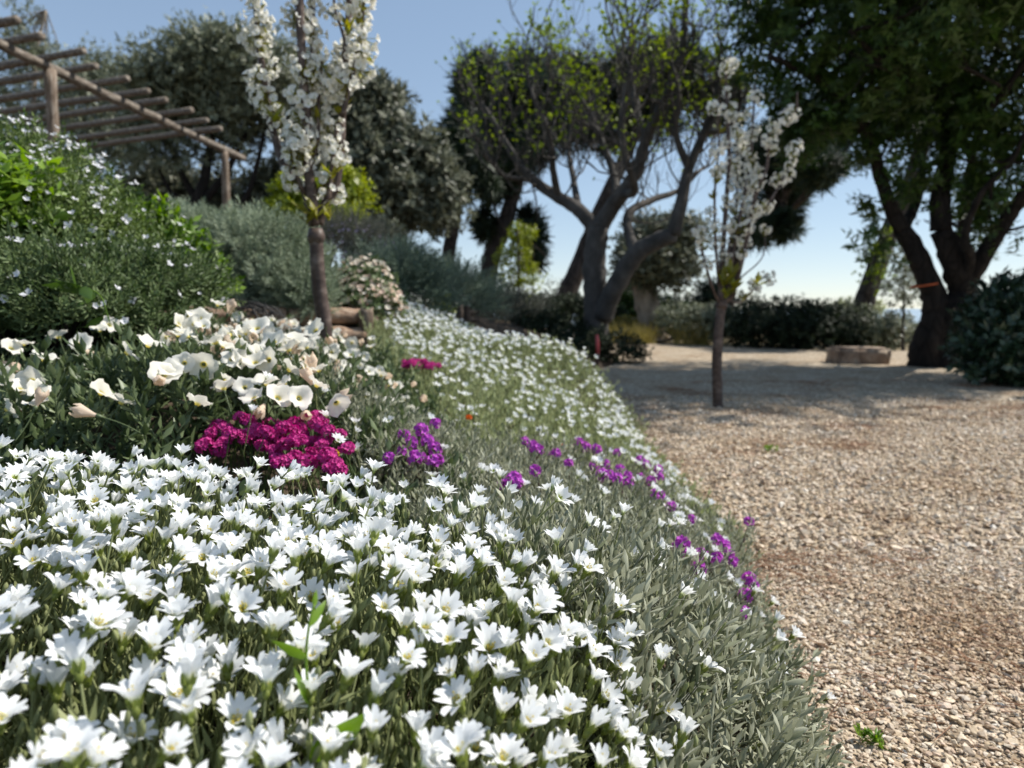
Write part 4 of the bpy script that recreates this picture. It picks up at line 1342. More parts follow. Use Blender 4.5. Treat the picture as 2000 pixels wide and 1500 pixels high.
# grass tufts by the far edge
r = np.random.default_rng(54)
TUFT = [blade(.32, .010, c, .2, 3, 'taper') for c in (.3, .8, 1.3)]
for lab, px, py, d, n, wd in [('straw-coloured grass tuft right beside the fig trunk', 1205, 662, 9.6, 160, .10), ('yellow-green grass tuft between the fig and the gnarled olive', 1240, 662, 9.4, 150, .10),
                              ('tawny grass tuft in front of the mid green shrub', 1345, 668, 9.2, 150, .10), ('small green tuft before the roots of the gnarled olive', 1262, 664, 9.5, 90, .06),
                              ('slim yellow spike of grass in front of the long dark hedge', 1468, 668, 8.8, 30, .015), ('dry tuft at the base of the hedge end', 1370, 670, 9.0, 100, .08)]:
    p = pix(px, py, d); p[2] = 0
    th = thing('grass_tuft', lab, 'grass tuft', p)
    b = B()
    P = p + np.column_stack([r.normal(0, wd, n), r.normal(0, wd, n), np.full(n, -.01)])
    scatter(b, TUFT, P, nrm(UP + r.normal(0, .28, (n, 3))), r.uniform(.6, 1.1, n) * (1 if wd > .05 else .9), r)
    part('blades', b, M_tuft, th, 'stuff')


# ---------------------------------------------------------------- log wall, fence, pergola, stones, stake
def log_line(b, p0, p1, rad, seed, sides=12, n=14, sag=.0):
    rr_ = np.random.default_rng(seed)
    t = np.linspace(0, 1, n)[:, None]
    P = np.asarray(p0) * (1 - t) + np.asarray(p1) * t
    P = P + np.cumsum(rr_.normal(0, rad * .05, (n, 3)), 0) * np.array([1, 1, 1])
    P[:, 2] -= sag * np.sin(np.pi * t[:, 0])
    R = rad * (1 + .07 * np.sin(np.linspace(0, 9, n) + seed)) * rr_.uniform(.95, 1.05, n)
    tube(b, P, R, sides, rr_.uniform(0, 1), 0, .03, True, rr_)


def log_part(name, parent, p0, p1, rad, seed, mat, **k):
    b = B()
    log_line(b, p0, p1, rad, seed, **k)
    return part(name, b, mat, parent)


wl0, wl1 = pix(330, 618, 2.35), pix(708, 618, 2.62)
wall = thing('log_wall', 'low retaining wall of two weathered logs under the silver-grey bush', 'retaining wall', [(wl0[0] + wl1[0]) / 2, 2.5, .36])
mid = wl0 * .25 + wl1 * .75
log_part('log', wall, pix(300, 615, 2.3), pix(560, 617, 2.5), .030, 1, M_log)
log_part('log', wall, pix(562, 617, 2.5), pix(706, 620, 2.62), .029, 2, M_log)
log_part('log', wall, pix(300, 650, 2.28), pix(575, 655, 2.48), .031, 3, M_log)
log_part('log', wall, pix(578, 655, 2.48), pix(712, 652, 2.60), .030, 4, M_log)
for px, d in ((405, 2.33), (716, 2.60)):
    p = pix(px, 600, d)
    log_part('post', wall, [p[0], p[1] - .02, .26], [p[0], p[1] - .0, .485], .026, int(px), M_post)
r = np.random.default_rng(61)
roots = thing('woody_runner', 'bare brown stems hanging over the logs below the silver-grey bush', 'stems', pix(500, 612, 2.4))
b = B()
for k in range(16):
    a = pix(r.uniform(450, 540), r.uniform(580, 605), r.uniform(2.4, 2.5))
    e = pix(r.uniform(520, 590), r.uniform(630, 662), r.uniform(2.25, 2.4))
    m = (a + e) / 2 + np.array([0, -.03, .025]) + r.normal(0, .008, 3)
    tube(b, catmull([a, m, e], 5), [.0035, .0018], 5, r.uniform(0, 1))
part('stems', b, M_bark_fig, roots)

fence = thing('slatted_fence', 'short dark fence of three rails and two posts under the trailing rosemary', 'fence', pix(895, 640, 4.4) * [1, 1, 0] + [0, 0, .33])
for k, y in enumerate((612, 627, 643)):
    log_part('rail', fence, pix(872, y, 4.35), pix(932, y - 2, 4.75), .018, 70 + k, M_logend)
for px, d in ((897, 4.42), (912, 4.55)):
    p = pix(px, 620, d)
    log_part('post', fence, [p[0], p[1] - .02, .26], [p[0], p[1] - .02, .52], .022, int(px) + 3, M_logend)

bz = 2.50
beam = lambda d: np.array([-3.9 + .073 * (d - 6), d, bz])
perg = thing('pergola', 'pergola of weathered round poles with many thin rafters above the rosemary', 'pergola', (-5.0, 7.0, .55))
for d0, d1, s_ in ((4.2, 6.95, 1), (6.95, 9.5, 2)):
    log_part('beam', perg, beam(d0), beam(d1 + .05), .042, 80 + s_, M_pole, n=22)
rd = nrm(np.array([-1.0, .36, -.01]))
bk = lambda d: beam(d) + rd * 2.9 + [0, 0, .0]
log_part('beam', perg, bk(4.2) + rd * 0, bk(9.4), .042, 83, M_pole, n=22)
for d in (6.0, 9.0):
    p = beam(d)
    log_part('post', perg, [p[0] - .01, p[1], .3], [p[0], p[1], bz - .02], .048, int(d * 10), M_post, n=16)
    p = bk(d)
    log_part('post', perg, [p[0], p[1], .3], [p[0], p[1], bz - .02], .048, int(d * 10) + 1, M_post, n=16)
r = np.random.default_rng(62)
for px in (-40, 2, 40, 95, 148, 200, 250, 293, 333, 365, 398, 433, 460):
    k_ = (px - 1000) / F
    d = (3.9 - .35 + .438) / (.073 - k_)
    if d < 4.3:
        continue
    p = beam(d) + np.array([.33 + r.normal(0, .03), -.1, .072 + r.normal(0, .004)])
    log_part('rafter', perg, p, p + rd * 3.45 + [0, r.normal(0, .05), r.normal(0, .02)], .031, 100 + int(px), M_pole, n=24)


def stone(name, lab, px0, px1, py0, py1, d, dep, mat, seed):
    """rough-hewn block"""
    rr_ = np.random.default_rng(seed)
    a, c = pix(px0, py1, d), pix(px1, py0, d)
    w, h = c[0] - a[0], max(.12, c[2])
    me = bpy.data.meshes.new(name)
    import bmesh
    bm = bmesh.new()
    bmesh.ops.create_cube(bm, size=1)
    bmesh.ops.bevel(bm, geom=bm.edges[:] + bm.verts[:], offset=.09, segments=2, affect='EDGES')
    bmesh.ops.subdivide_edges(bm, edges=bm.edges[:], cuts=3, use_grid_fill=True)
    ph = rr_.uniform(0, 6, 6)
    for v in bm.verts:
        p = v.co
        k = .030 * (math.sin(p.x * 9 + ph[0]) * math.sin(p.z * 8 + ph[1]) + math.sin(p.y * 7 + ph[2] + p.x * 5)) + rr_.normal(0, .009)
        v.co = p * (1 + k)
        v.co.x *= w * (1 + .05 * p.z); v.co.y *= dep; v.co.z *= h + .03
    bm.to_mesh(me); bm.free()
    me.materials.append(mat)
    for f in me.polygons:
        f.use_smooth = True
    o = ob(name, me)
    o.location = ((a[0] + c[0]) / 2, d + dep / 2, h / 2 - .02)
    o.rotation_euler = (0, 0, rr_.uniform(-.08, .02))
    o['label'] = lab; o['category'] = 'stone block'
    return o


stone('stone_block', 'low rough rectangular stone block on the gravel near the long dark hedge', 1640, 1745, 679, 711, 6.0, .30, M_stone, 4)
stone('stone_block', 'ochre stone block behind the foot of the big dark tree', 1838, 1925, 682, 718, 6.3, .28, M_stone_warm, 5)

p = pix(1166, 716, 5.75)
stake = thing('marker_stake', 'red-topped wooden marker stake at the corner of the dark ground cover', 'stake', (p[0], p[1], 0))
b = B(); tube(b, [[p[0], p[1], 0], [p[0] + .004, p[1], .115]], .016, 8); part('shaft', b, M_stakewood, stake)
b = B(); tube(b, [[p[0] + .004, p[1], .112], [p[0] + .002, p[1], .19], [p[0] - .004, p[1], .27]], [.017, .016, .012], 8); part('painted_top', b, M_stake, stake)


# ---------------------------------------------------------------- trees
def grow(b, tips, p, d, L, r0, level, rr_, upb=.25, wob=.3, kids=(3, 4), ratio=.62, sides=6, spread=.9):
    n = 5
    P = [np.asarray(p, float)]
    d = nrm(d)
    for k in range(n):
        d = nrm(d + rr_.normal(0, wob * .4, 3) + UP * upb * .35)
        P.append(P[-1] + d * L / n)
    P = np.array(P)
    tube(b, P, [r0, r0 * .5], max(3, sides), rr_.uniform(0, 1), 0, 0, False)
    if level == 0:
        tips.append((P[-1], d))
        return
    for k in range(rr_.integers(kids[0], kids[1] + 1)):
        t = rr_.uniform(.35, 1.0)
        q = P[int(t * n)]
        dd_ = nrm(d + rr_.normal(0, spread, 3) * [1, 1, .6] + UP * .15)
        grow(b, tips, q, dd_, L * ratio * rr_.uniform(.75, 1.2), r0 * .5, level - 1, rr_, upb, wob, kids, ratio, sides - 1, spread)
    tips.append((P[-1], d))


def limb(b, pts, r0, r1, sides=9, rough=.04, rr_=None, per=6):
    P = catmull(np.array(pts), per)
    tube(b, P, np.linspace(r0, r1, len(P)), sides, .5, 0, rough, True, rr_)
    return P


def crown_points(blobs, subs, per, rr_, sig=.30):
    P, O = [], []
    for c, rd, dens in blobs:
        ns = max(2, int(subs * dens))
        Dn = nrm(rr_.normal(0, 1, (ns, 3)))
        cc = c + Dn * rd * rr_.uniform(.35, .95, (ns, 1))
        q = np.repeat(cc, per, 0) + rr_.normal(0, 1, (ns * per, 3)) * rd * sig * .8
        P.append(q); O.append(nrm(q - c))
    return np.concatenate(P), np.concatenate(O)


def cblob(px, py, d, rx, ry, dens=1.0, dr=None):
    return pix(px, py, d), np.array([rx, (dr or rx), ry]) * d / F, dens


def tree_parts(th, wood_b, wood_m, P, D, tms, size, leaf_m, rr_, crown_name='crown', trunk_name='trunk'):
    part(trunk_name, wood_b, wood_m, th)
    b = B()
    scatter(b, tms, P, D, rr_.uniform(*size, len(P)), rr_)
    part(crown_name, b, leaf_m, th, 'stuff')


# --- blossoming cherry saplings
def blossom_tm(seed, nf=11, rad=.030):
    rr_ = np.random.default_rng(seed)
    b = B()
    fl = B()
    pt = petal(math.radians(35), math.radians(88), .0122, .0105, 2, 2, .08)
    for k in range(5):
        fl.inst(pt, rot('Z', k * 1.2566)[None], np.zeros((1, 3)))
    Dn = nrm(rr_.normal(0, 1, (nf, 3)))
    Pn = Dn * rad * rr_.uniform(.75, 1.15, (nf, 1))
    b.inst(fl, frames(Dn + rr_.normal(0, .25, Dn.shape), r=rr_), Pn, rr_.uniform(.1, .95, nf))
    for k in range(nf):
        tube(b, [[0, 0, 0], Pn[k]], .0009, 3, .5, 1, cap=False)
    lf = blade(.030, .010, .6, .3, 2, 'lance', 1)
    for k in range(rr_.integers(0, 5)):
        d_ = nrm(rr_.normal(0, 1, 3) + [0, 0, .6])
        b.inst(lf, frames(d_[None], r=rr_), d_[None] * .008)
    return b


ME_BLO = [blossom_tm(k, 20 + k % 5).mesh('blossom_cluster', [M_blossom, M_newleaf]) for k in range(7)]
ME_LFT = [leaf_clump(300 + k, 7, .042, .014, .02, .8, 2).mesh('leaf_tuft', M_newleaf) for k in range(3)]


def sapling(lab, base, d0, trunk, limbs, rt, rl, size, step, seed, tufts, depth_j=.06, fade=.0):
    rr_ = np.random.default_rng(seed)
    p0 = pix(*base, d0)
    p0[2] = ground_z(p0[0], p0[1]) - .03
    th = thing('cherry_sapling', lab, 'tree', p0)
    b = B()
    tp = [p0] + [pix(px, py, d0) for px, py in trunk]
    limb(b, tp, rt * 1.05, rt * .92, 12, .03, rr_)
    e = tp[-1]
    tube(b, [e - [0, 0, .03], e - [0, 0, .01], e + [0, 0, .012]], [rt * .95, rt * 1.2, rt * .9], 10, .5, 0, .05, True, rr_)
    part('trunk', b, M_bark_cherry, th)
    for k, (pts, r0, r1, t0) in enumerate(limbs):
        dj = rr_.normal(0, depth_j)
        W = np.array([pix(px, py, d0 + dj * i / max(1, len(pts) - 1)) for i, (px, py) in enumerate(pts)])
        b = B()
        L = limb(b, W, r0, r1, 7, .04, rr_)
        part('limb', b, M_bark_cherry, th)
        s = np.concatenate([[0], np.cumsum(np.linalg.norm(np.diff(L, axis=0), axis=1))])
        a = s[-1] * t0
        while a < s[-1]:
            q = np.array([np.interp(a, s, L[:, c]) for c in range(3)])
            if rr_.uniform() > .16 + fade:
                off = nrm(rr_.normal(0, 1, 3) * [1, 1, .4]) * (.012 + r0 * .6)
                ob('blossom_cluster', ME_BLO[rr_.integers(0, 7)], th, mat4(frames(nrm(rr_.normal(0, 1, (1, 3))), r=rr_)[0], q + off - p0, size * rr_.uniform(.75, 1.15)))
            elif rr_.uniform() < .6:
                ob('leaf_tuft', ME_LFT[rr_.integers(0, 3)], th, mat4(frames(nrm(np.array([[0, 0, 1.]]) + rr_.normal(0, .4, (1, 3))), r=rr_)[0], q - p0, rr_.uniform(.7, 1.1)))
            a += step * rr_.uniform(.6, 1.3)
    for px, py, s_ in tufts:
        q = pix(px, py, d0 - .03)
        ob('leaf_tuft', ME_LFT[rr_.integers(0, 3)], th, mat4(frames(nrm(np.array([[.1, -.3, .8]])), r=rr_)[0], q - p0, s_))
    return th


sapling('thick blossoming cherry sapling with upright limbs full of white flowers, rising from the bank', (636, 668), 1.9, [(634, 640), (626, 580), (620, 520), (617, 455)],
        [([(612, 440), (603, 400), (594, 372), (557, 327), (536, 266), (520, 187), (506, 84), (499, 0), (494, -90)], .014, .007, .40),
         ([(600, 385), (590, 369), (574, 322), (566, 270)], .008, .004, .35),
         ([(616, 440), (611, 400), (602, 327), (599, 233), (590, 117), (585, 0), (582, -120)], .017, .009, .26),
         ([(601, 310), (606, 250), (609, 149), (611, 47), (614, -60)], .008, .005, .0),
         ([(602, 330), (620, 280), (622, 200), (628, 120)], .007, .004, .2),
         ([(622, 438), (634, 402), (655, 364), (665, 299), (669, 210), (674, 117), (683, 0), (690, -100)], .014, .008, .40),
         ([(640, 392), (646, 355), (653, 280), (660, 240)], .008, .005, .55),
         ([(668, 230), (690, 140), (706, 60), (712, -30)], .007, .004, .2),
         ([(676, 90), (668, 60), (655, 20), (648, -40)], .005, .003, .4),
         ([(612, 395), (622, 372), (640, 360), (655, 372)], .006, .004, .3)],
        .0205, .010, 1.0, .036, 71, [(606, 435, 1.3), (620, 432, 1.3), (598, 440, 1.0), (536, 245, 1.2), (648, 352, 1.2), (612, 170, 1.0), (680, 70, 1.0), (642, 432, .8)])
sapling('slender blossoming cherry sapling standing alone on the gravel', (1402, 797), 3.42, [(1401, 760), (1400, 700), (1404, 640), (1409, 592)],
        [([(1409, 592), (1408, 540), (1412, 490), (1418, 400), (1424, 310), (1420, 220), (1418, 150), (1424, 110)], .016, .005, .12),
         ([(1412, 590), (1431, 574), (1453, 492), (1475, 383), (1497, 328), (1502, 262), (1510, 250), (1552, 219), (1557, 180)], .013, .004, .25),
         ([(1420, 560), (1442, 437), (1464, 328), (1470, 246), (1475, 164)], .010, .004, .25),
         ([(1500, 400), (1541, 328), (1563, 268)], .006, .003, .35),
         ([(1408, 600), (1388, 552), (1366, 470), (1360, 440)], .009, .004, .55),
         ([(1405, 560), (1398, 480), (1396, 380), (1404, 280), (1400, 200)], .009, .003, .25),
         ([(1418, 585), (1448, 590), (1475, 563), (1508, 541)], .006, .003, .4),
         ([(1420, 500), (1436, 420), (1440, 320), (1438, 220)], .008, .003, .1),
         ([(1430, 560), (1450, 540), (1490, 500), (1494, 440)], .005, .002, .85),
         ([(1440, 460), (1462, 420), (1490, 410), (1505, 400)], .005, .003, .1)],
        .025, .010, 1.02, .066, 72, [(1415, 585, 2), (1430, 570, 2), (1410, 560, 2), (1476, 563, 1.6), (1425, 545, 2), (1448, 590, 1.4)], .14, .08)

# --- fig tree
r = np.random.default_rng(73)
fig_d = 6.6
fb = pix(1166, 700, fig_d); fb[2] = .0
fig = thing('fig_tree', 'grey-barked fig tree with curving bare branches and fresh lime leaves', 'tree', fb)
b = B()
limb(b, [fb - [0, 0, .05], pix(1165, 650, fig_d), pix(1162, 560, fig_d), pix(1162, 500, fig_d), pix(1168, 445, fig_d)], .125, .10, 14, .05, r)
limb(b, [pix(1176, 620, fig_d - .05), pix(1196, 570, fig_d - .15), pix(1240, 500, fig_d - .3), pix(1275, 475, fig_d - .4), pix(1315, 458, fig_d - .5)], .10, .07, 12, .05, r)
part('trunk', b, M_bark_fig, fig)
b = B()
tips = []
lims = [
    ([(1168, 455, 0), (1130, 410, .1), (1090, 385, .2), (1040, 350, .3), (1000, 300, .4), (965, 240, .5), (940, 200, .5)], .075, .02),
    ([(1168, 450, 0), (1195, 405, 0), (1215, 380, -.1), (1245, 330, -.2), (1262, 270, -.2), (1300, 190, -.3), (1330, 110, -.3), (1338, 30, -.3), (1345, -60, -.3)], .085, .018),
    ([(1315, 458, -.5), (1332, 390, -.5), (1345, 330, -.4), (1375, 260, -.3), (1400, 180, -.2), (1405, 90, -.2)], .065, .018),
    ([(1240, 495, -.3), (1226, 445, -.1), (1232, 412, 0), (1280, 388, .2), (1325, 372, .4), (1370, 330, .6)], .055, .018),
    ([(1195, 405, 0), (1202, 360, .2), (1185, 300, .4), (1155, 230, .5), (1120, 165, .5)], .050, .014),
    ([(1090, 385, .2), (1080, 330, 0), (1072, 262, -.2), (1045, 200, -.3), (1030, 150, -.3)], .040, .012),
    ([(1215, 380, -.1), (1240, 370, -.5), (1220, 300, -.8), (1215, 220, -.9), (1230, 130, -.9)], .045, .012),
    ([(1130, 410, .1), (1120, 350, .5), (1110, 280, .8), (1125, 200, .9)], .040, .012),
    ([(1262, 270, -.2), (1240, 200, .0), (1232, 120, .1), (1245, 40, .1)], .035, .010),
    ([(1345, 330, -.4), (1320, 260, -.5), (1325, 180, -.6), (1300, 80, -.6)], .035, .010),
    ([(1040, 350, .3), (990, 345, .2), (960, 315, .1), (945, 270, .1)], .028, .010),
    ([(1375, 260, -.3), (1420, 250, -.3), (1445, 200, -.3), (1440, 130, -.3)], .028, .010),
]
for pts, r0, r1 in lims:
    L = limb(b, [pix(px, py, fig_d + dd_) for px, py, dd_ in pts], r0, r1, 8, .04, r)
    m = len(L)
    for k in np.linspace(int(m * .3), m - 1, 11).astype(int):
        d0 = nrm(L[k] - L[max(0, k - 2)])
        grow(b, tips, L[k], nrm(d0 * .4 + r.normal(0, .75, 3) * [1, 1, .5] + UP * .1), r.uniform(.42, .75), .010, 2, r, .75, .55, (3, 4), .66, 5, .8)
part('branches', b, M_bark_fig, fig)
tp = np.array([t[0] for t in tips]); td = np.array([t[1] for t in tips])
FIGL = [leaf_clump(310 + k, 4, .055, .034, .02, .7, 0) for k in range(4)]
pxf, pyf, _z = project(tp)
keep = r.uniform(0, 1, len(tp)) < np.clip(.95 - (pyf - 150) / 300, .25, .95)
b = B()
scatter(b, FIGL, tp[keep], nrm(td[keep] + UP * .4), r.uniform(.5, .95, keep.sum()), r)
part('crown', b, M_figleaf, fig, 'stuff')

# --- the big dark tree
r = np.random.default_rng(74)
bd = 5.8
bb = pix(1832, 715, bd); bb[2] = 0
big = thing('spreading_tree', 'big dark many-stemmed tree with dense drooping leaves over the court', 'tree', bb)
b = B()
limb(b, [pix(1806, 720, bd) * [1, 1, 0] - [0, 0, .05], pix(1810, 680, bd), pix(1826, 620, bd), pix(1822, 575, bd), pix(1792, 500, bd), pix(1762, 450, bd)], .135, .068, 12, .06, r)
limb(b, [pix(1848, 720, bd - .05) * [1, 1, 0] - [0, 0, .05], pix(1846, 670, bd), pix(1868, 610, bd - .05), pix(1882, 565, bd - .05), pix(1862, 510, bd - .1), pix(1838, 450, bd - .1)], .15, .085, 12, .06, r)
part('trunk', b, M_bark_dark, big)
b = B()
tips = []
for pts, r0, r1 in [
    ([(1762, 450, 0), (1738, 400, 0), (1716, 335, -.1), (1690, 260, -.2), (1640, 190, -.3), (1570, 140, -.4), (1500, 110, -.4)], .066, .02),
    ([(1838, 450, -.1), (1838, 380, -.1), (1850, 300, 0), (1846, 200, .1), (1820, 100, .2), (1790, -20, .3), (1780, -150, .3)], .083, .03),
    ([(1882, 568, -.05), (1922, 500, -.2), (1965, 430, -.3), (2015, 355, -.4), (2080, 250, -.5), (2150, 120, -.6)], .075, .03),
    ([(1885, 555, -.1), (1895, 500, -.25), (1884, 462, -.3), (1915, 380, -.4), (1975, 315, -.5), (2010, 240, -.5)], .040, .015),
    ([(1866, 520, -.1), (1880, 470, .2), (1885, 400, .4), (1900, 300, .5), (1930, 180, .6), (1960, 40, .7)], .06, .02),
    ([(1762, 450, 0), (1790, 390, .3), (1800, 300, .5), (1760, 200, .7), (1720, 80, .8)], .05, .02),
    ([(1690, 260, -.2), (1680, 180, 0), (1660, 80, .2), (1640, -30, .3)], .035, .012),
    ([(1850, 300, 0), (1900, 240, -.3), (1960, 180, -.6), (2020, 90, -.8)], .045, .015),
    ([(1846, 200, .1), (1780, 160, -.4), (1720, 120, -.7), (1660, 60, -.9)], .045, .015)]:
    L = limb(b, [pix(px, py, bd + dd_) for px, py, dd_ in pts], r0, r1, 9, .05, r)
    m = len(L)
    for k in np.linspace(int(m * .35), m - 1, 5).astype(int):
        grow(b, tips, L[k], nrm(r.normal(0, .8, 3) * [1, 1, .5] + UP * .2), r.uniform(.4, .7), .014, 1, r, .1, .5, (2, 3), .6, 5, .8)
part('branches', b, M_bark_dark, big)
blobs = [cblob(*a) for a in [
    (1500, 70, 5.7, 75, 70, .8), (1580, 110, 5.6, 95, 85, 1), (1565, 215, 5.6, 70, 60, .8), (1660, 60, 5.4, 110, 100, 1.2), (1700, 180, 5.5, 110, 90, 1.3), (1800, 90, 5.7, 130, 110, 1.4),
    (1910, 60, 5.6, 120, 110, 1.3), (1950, 190, 5.5, 100, 90, 1.2), (1850, 220, 5.8, 100, 80, 1.2), (1745, 280, 5.7, 75, 50, .7), (1980, 310, 5.5, 80, 60, .7), (1620, 270, 5.6, 55, 50, .6),
    (1790, 370, 5.9, 55, 50, .22), (1895, 395, 5.9, 60, 60, .30), (1950, 420, 5.6, 50, 50, .22), (1715, 360, 5.6, 30, 50, .16), (1860, 330, 5.7, 90, 40, .5), (1720, 470, 6.0, 40, 60, .16),
    (1550, -70, 5.6, 110, 90, 1), (1700, -120, 5.6, 140, 120, 1.2), (1860, -150, 5.7, 150, 130, 1.2), (2010, -80, 5.5, 130, 120, 1.2), (2100, 90, 5.3, 130, 120, 1.1), (2170, 260, 5.2, 110, 100, .8),
    (1760, 60, 4.9, 120, 100, .9), (1640, 130, 6.4, 110, 90, .9), (1900, 120, 6.6, 130, 110, .9), (1800, -40, 6.6, 140, 120, .9), (1760, -200, 6.2, 150, 100, .9), (1950, -40, 4.8, 120, 100, .8),
    (1560, -230, 4.7, 190, 120, 1), (1750, -280, 4.5, 200, 130, 1), (1950, -280, 4.5, 200, 130, 1), (2200, -150, 4.6, 200, 150, 1), (2300, 60, 4.8, 170, 130, .8), (2150, -350, 4.3, 200, 130, .9), (1900, -520, 4.6, 220, 130, .8), (1650, -380, 4.0, 190, 110, .9), (2050, -420, 3.9, 200, 120, .9),  # unseen crown above and beside the view, added to shade the court
    (1900, -110, 5.2, 150, 110, 2.2), (2080, -130, 5.6, 160, 120, 2.2), (2200, -60, 6.0, 150, 120, 2), (2000, -230, 5.0, 170, 110, 2), (1800, -180, 5.0, 140, 110, 1.8), (2150, -250, 5.2, 170, 120, 2), (2260, -70, 4.9, 160, 120, 1.8), (2380, -140, 5.1, 170, 120, 1.6), (2400, 30, 5.2, 150, 110, 1.4), (2200, -330, 4.6, 180, 110, 1.4)]]  # extra dense clumps out of view, added to deepen the shade on the gravel
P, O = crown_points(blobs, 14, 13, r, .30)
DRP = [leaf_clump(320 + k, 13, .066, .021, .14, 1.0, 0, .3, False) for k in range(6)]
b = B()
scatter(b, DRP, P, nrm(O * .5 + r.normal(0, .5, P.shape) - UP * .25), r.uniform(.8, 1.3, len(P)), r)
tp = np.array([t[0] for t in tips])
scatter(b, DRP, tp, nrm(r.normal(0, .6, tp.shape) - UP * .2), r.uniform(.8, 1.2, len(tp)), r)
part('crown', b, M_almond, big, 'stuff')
b = B()
q = pix(1803, 556, bd - .1)
aa = np.linspace(0, 6.283, 16)
tube(b, np.column_stack([q[0] + .092 * np.cos(aa) + .045, q[1] + .06 + .10 * np.sin(aa), q[2] + .015 * np.cos(aa)]), .008, 6)
band = part('tree_tie', b, M_cord, None)
band['label'] = 'orange cord tied round one stem of the big dark tree'
band['category'] = 'cord'

# --- pines and the other far trees
PINE = [leaf_clump(330 + k, 18, .16, .019, .10, 1.0, 0, 0, False) for k in range(5)]
FARL = [leaf_clump(340 + k, 12, .085, .028, .20, .9, 0, 0, False) for k in range(5)]
FARS = [leaf_clump(350 + k, 12, .062, .018, .20, .8, 0, 0, False) for k in range(5)]


def far_tree(name, lab, d, trunks, blobs, tms, size, subs, per, wood, leaf, seed, sig=.30, up=.5, cat='tree', dense=1.0):
    rr_ = np.random.default_rng(seed)
    x, y = trunks[0][0][0]
    base = pix(x, y, d)
    base[2] = max(-.1, min(base[2], ground_z(base[0], base[1])))
    th = thing(name, lab, cat, base)
    b = B()
    for k, (pts, r0, r1) in enumerate(trunks):
        W = [pix(px, py, d + rr_.normal(0, .05)) for px, py in pts]
        if k == 0:
            W[0] = base - [0, 0, .05]
        limb(b, W, r0, r1, 8, .05, rr_)
    bs = min(1.0, trunks[0][1] / .1) * (1.0 if 'pine' in name else .5)
    bl = [cblob(px, py, d + rr_.normal(0, .4 * bs), rx, ry, dn) for px, py, rx, ry, dn in blobs]
    tops = [pix(*t[0][-1], d) for t in trunks]
    for c, rd, dn in bl:
        j = tops[int(np.argmin([np.linalg.norm(c - t) for t in tops]))]
        for s_ in range(3):
            e = c + rr_.normal(0, .35, 3) * rd
            tube(b, catmull([j, (j + e) / 2 + rr_.normal(0, .12, 3) * np.linalg.norm(e - j) - [0, 0, .05 * bs], e], 4), [.035 * bs, .012 * bs], 5, .5, 0, 0, False)
    P, O = crown_points(bl, int(subs * dense), per, rr_, sig)
    tree_parts(th, b, wood, P, nrm(O * .7 + UP * up + rr_.normal(0, .45, P.shape)), tms, size, leaf, rr_)
    return th


far_tree('pine_tree', 'tall leaning pine with a broad dark umbrella crown behind the fig', 15.0,
         [([(940, 575), (958, 510), (985, 440), (1005, 370), (1030, 280), (1060, 220)], .22, .10), ([(1005, 370), (980, 300), (950, 240)], .09, .05), ([(1030, 280), (1100, 220), (1200, 190), (1290, 160)], .08, .05)],
         [(955, 165, 55, 38, 1.2), (925, 190, 35, 45, .8), (1010, 170, 50, 45, 1), (1000, 250, 50, 45, 1), (915, 255, 32, 25, .7), (960, 320, 38, 28, .8), (1070, 165, 60, 45, 1), (1150, 175, 60, 45, 1), (1085, 250, 55, 40, .8),
          (1180, 245, 50, 35, .6), (1250, 145, 50, 32, .9), (1310, 130, 45, 32, .9), (1370, 160, 45, 40, .7), (1290, 200, 45, 28, .5), (975, 370, 30, 18, .5), (950, 440, 16, 18, .35), (1035, 455, 18, 32, .4), (1050, 500, 14, 16, .25), (1030, 310, 35, 25, .6), (1420, 210, 40, 40, .6)],
         PINE, (1.3, 2.0), 20, 11, M_bark_pine, M_pine, 81)
far_tree('pine_tree', 'slim dark pine leaning beside the grey-leaved tree', 14.0, [([(868, 545), (876, 500), (888, 440), (895, 375), (900, 320)], .15, .09)],
         [(895, 300, 36, 28, 1), (920, 330, 36, 26, 1), (885, 335, 30, 24, .8), (910, 275, 28, 20, .8), (930, 365, 28, 16, .5)], PINE, (1.2, 1.8), 20, 11, M_bark_pine, M_pine, 82)
far_tree('pine_tree', 'steeply leaning pine trunk rising behind the fig trunk', 15.5, [([(1090, 605), (1110, 570), (1135, 510), (1165, 430), (1210, 330), (1250, 240)], .25, .12)],
         [(1250, 215, 45, 35, .8), (1210, 260, 40, 30, .6), (1300, 230, 40, 30, .6)], PINE, (1.2, 1.8), 14, 11, M_bark_pine, M_pine, 83)
far_tree('pine_tree', 'dark pine leaning out behind the slender sapling, tufts hanging toward the open sky', 13.0,
         [([(1408, 640), (1418, 560), (1440, 490), (1480, 430), (1540, 360), (1600, 310), (1640, 260)], .22, .10), ([(1480, 430), (1510, 420), (1535, 415)], .05, .03)],
         [(1600, 330, 36, 22, .8), (1550, 330, 42, 34, 1), (1500, 340, 42, 36, .8), (1530, 395, 36, 22, .7), (1505, 440, 36, 22, .7), (1475, 450, 28, 24, .5), (1540, 450, 18, 18, .4), (1480, 290, 40, 40, .7), (1545, 270, 45, 40, .8), (1620, 290, 30, 35, .6)],
         PINE, (1.1, 1.7), 20, 11, M_bark_pine, M_pine, 84)
far_tree('pine_tree', 'thick bare leaning pine trunk behind the end of the long dark hedge', 9.5,
         [([(1668, 660), (1680, 620), (1700, 555), (1725, 485), (1755, 410), (1790, 320), (1810, 240)], .155, .09)],
         [(1800, 230, 60, 45, .8), (1850, 190, 60, 40, .7), (1755, 200, 45, 35, .6)], PINE, (1.0, 1.5), 14, 11, M_bark_pine, M_pine, 85)
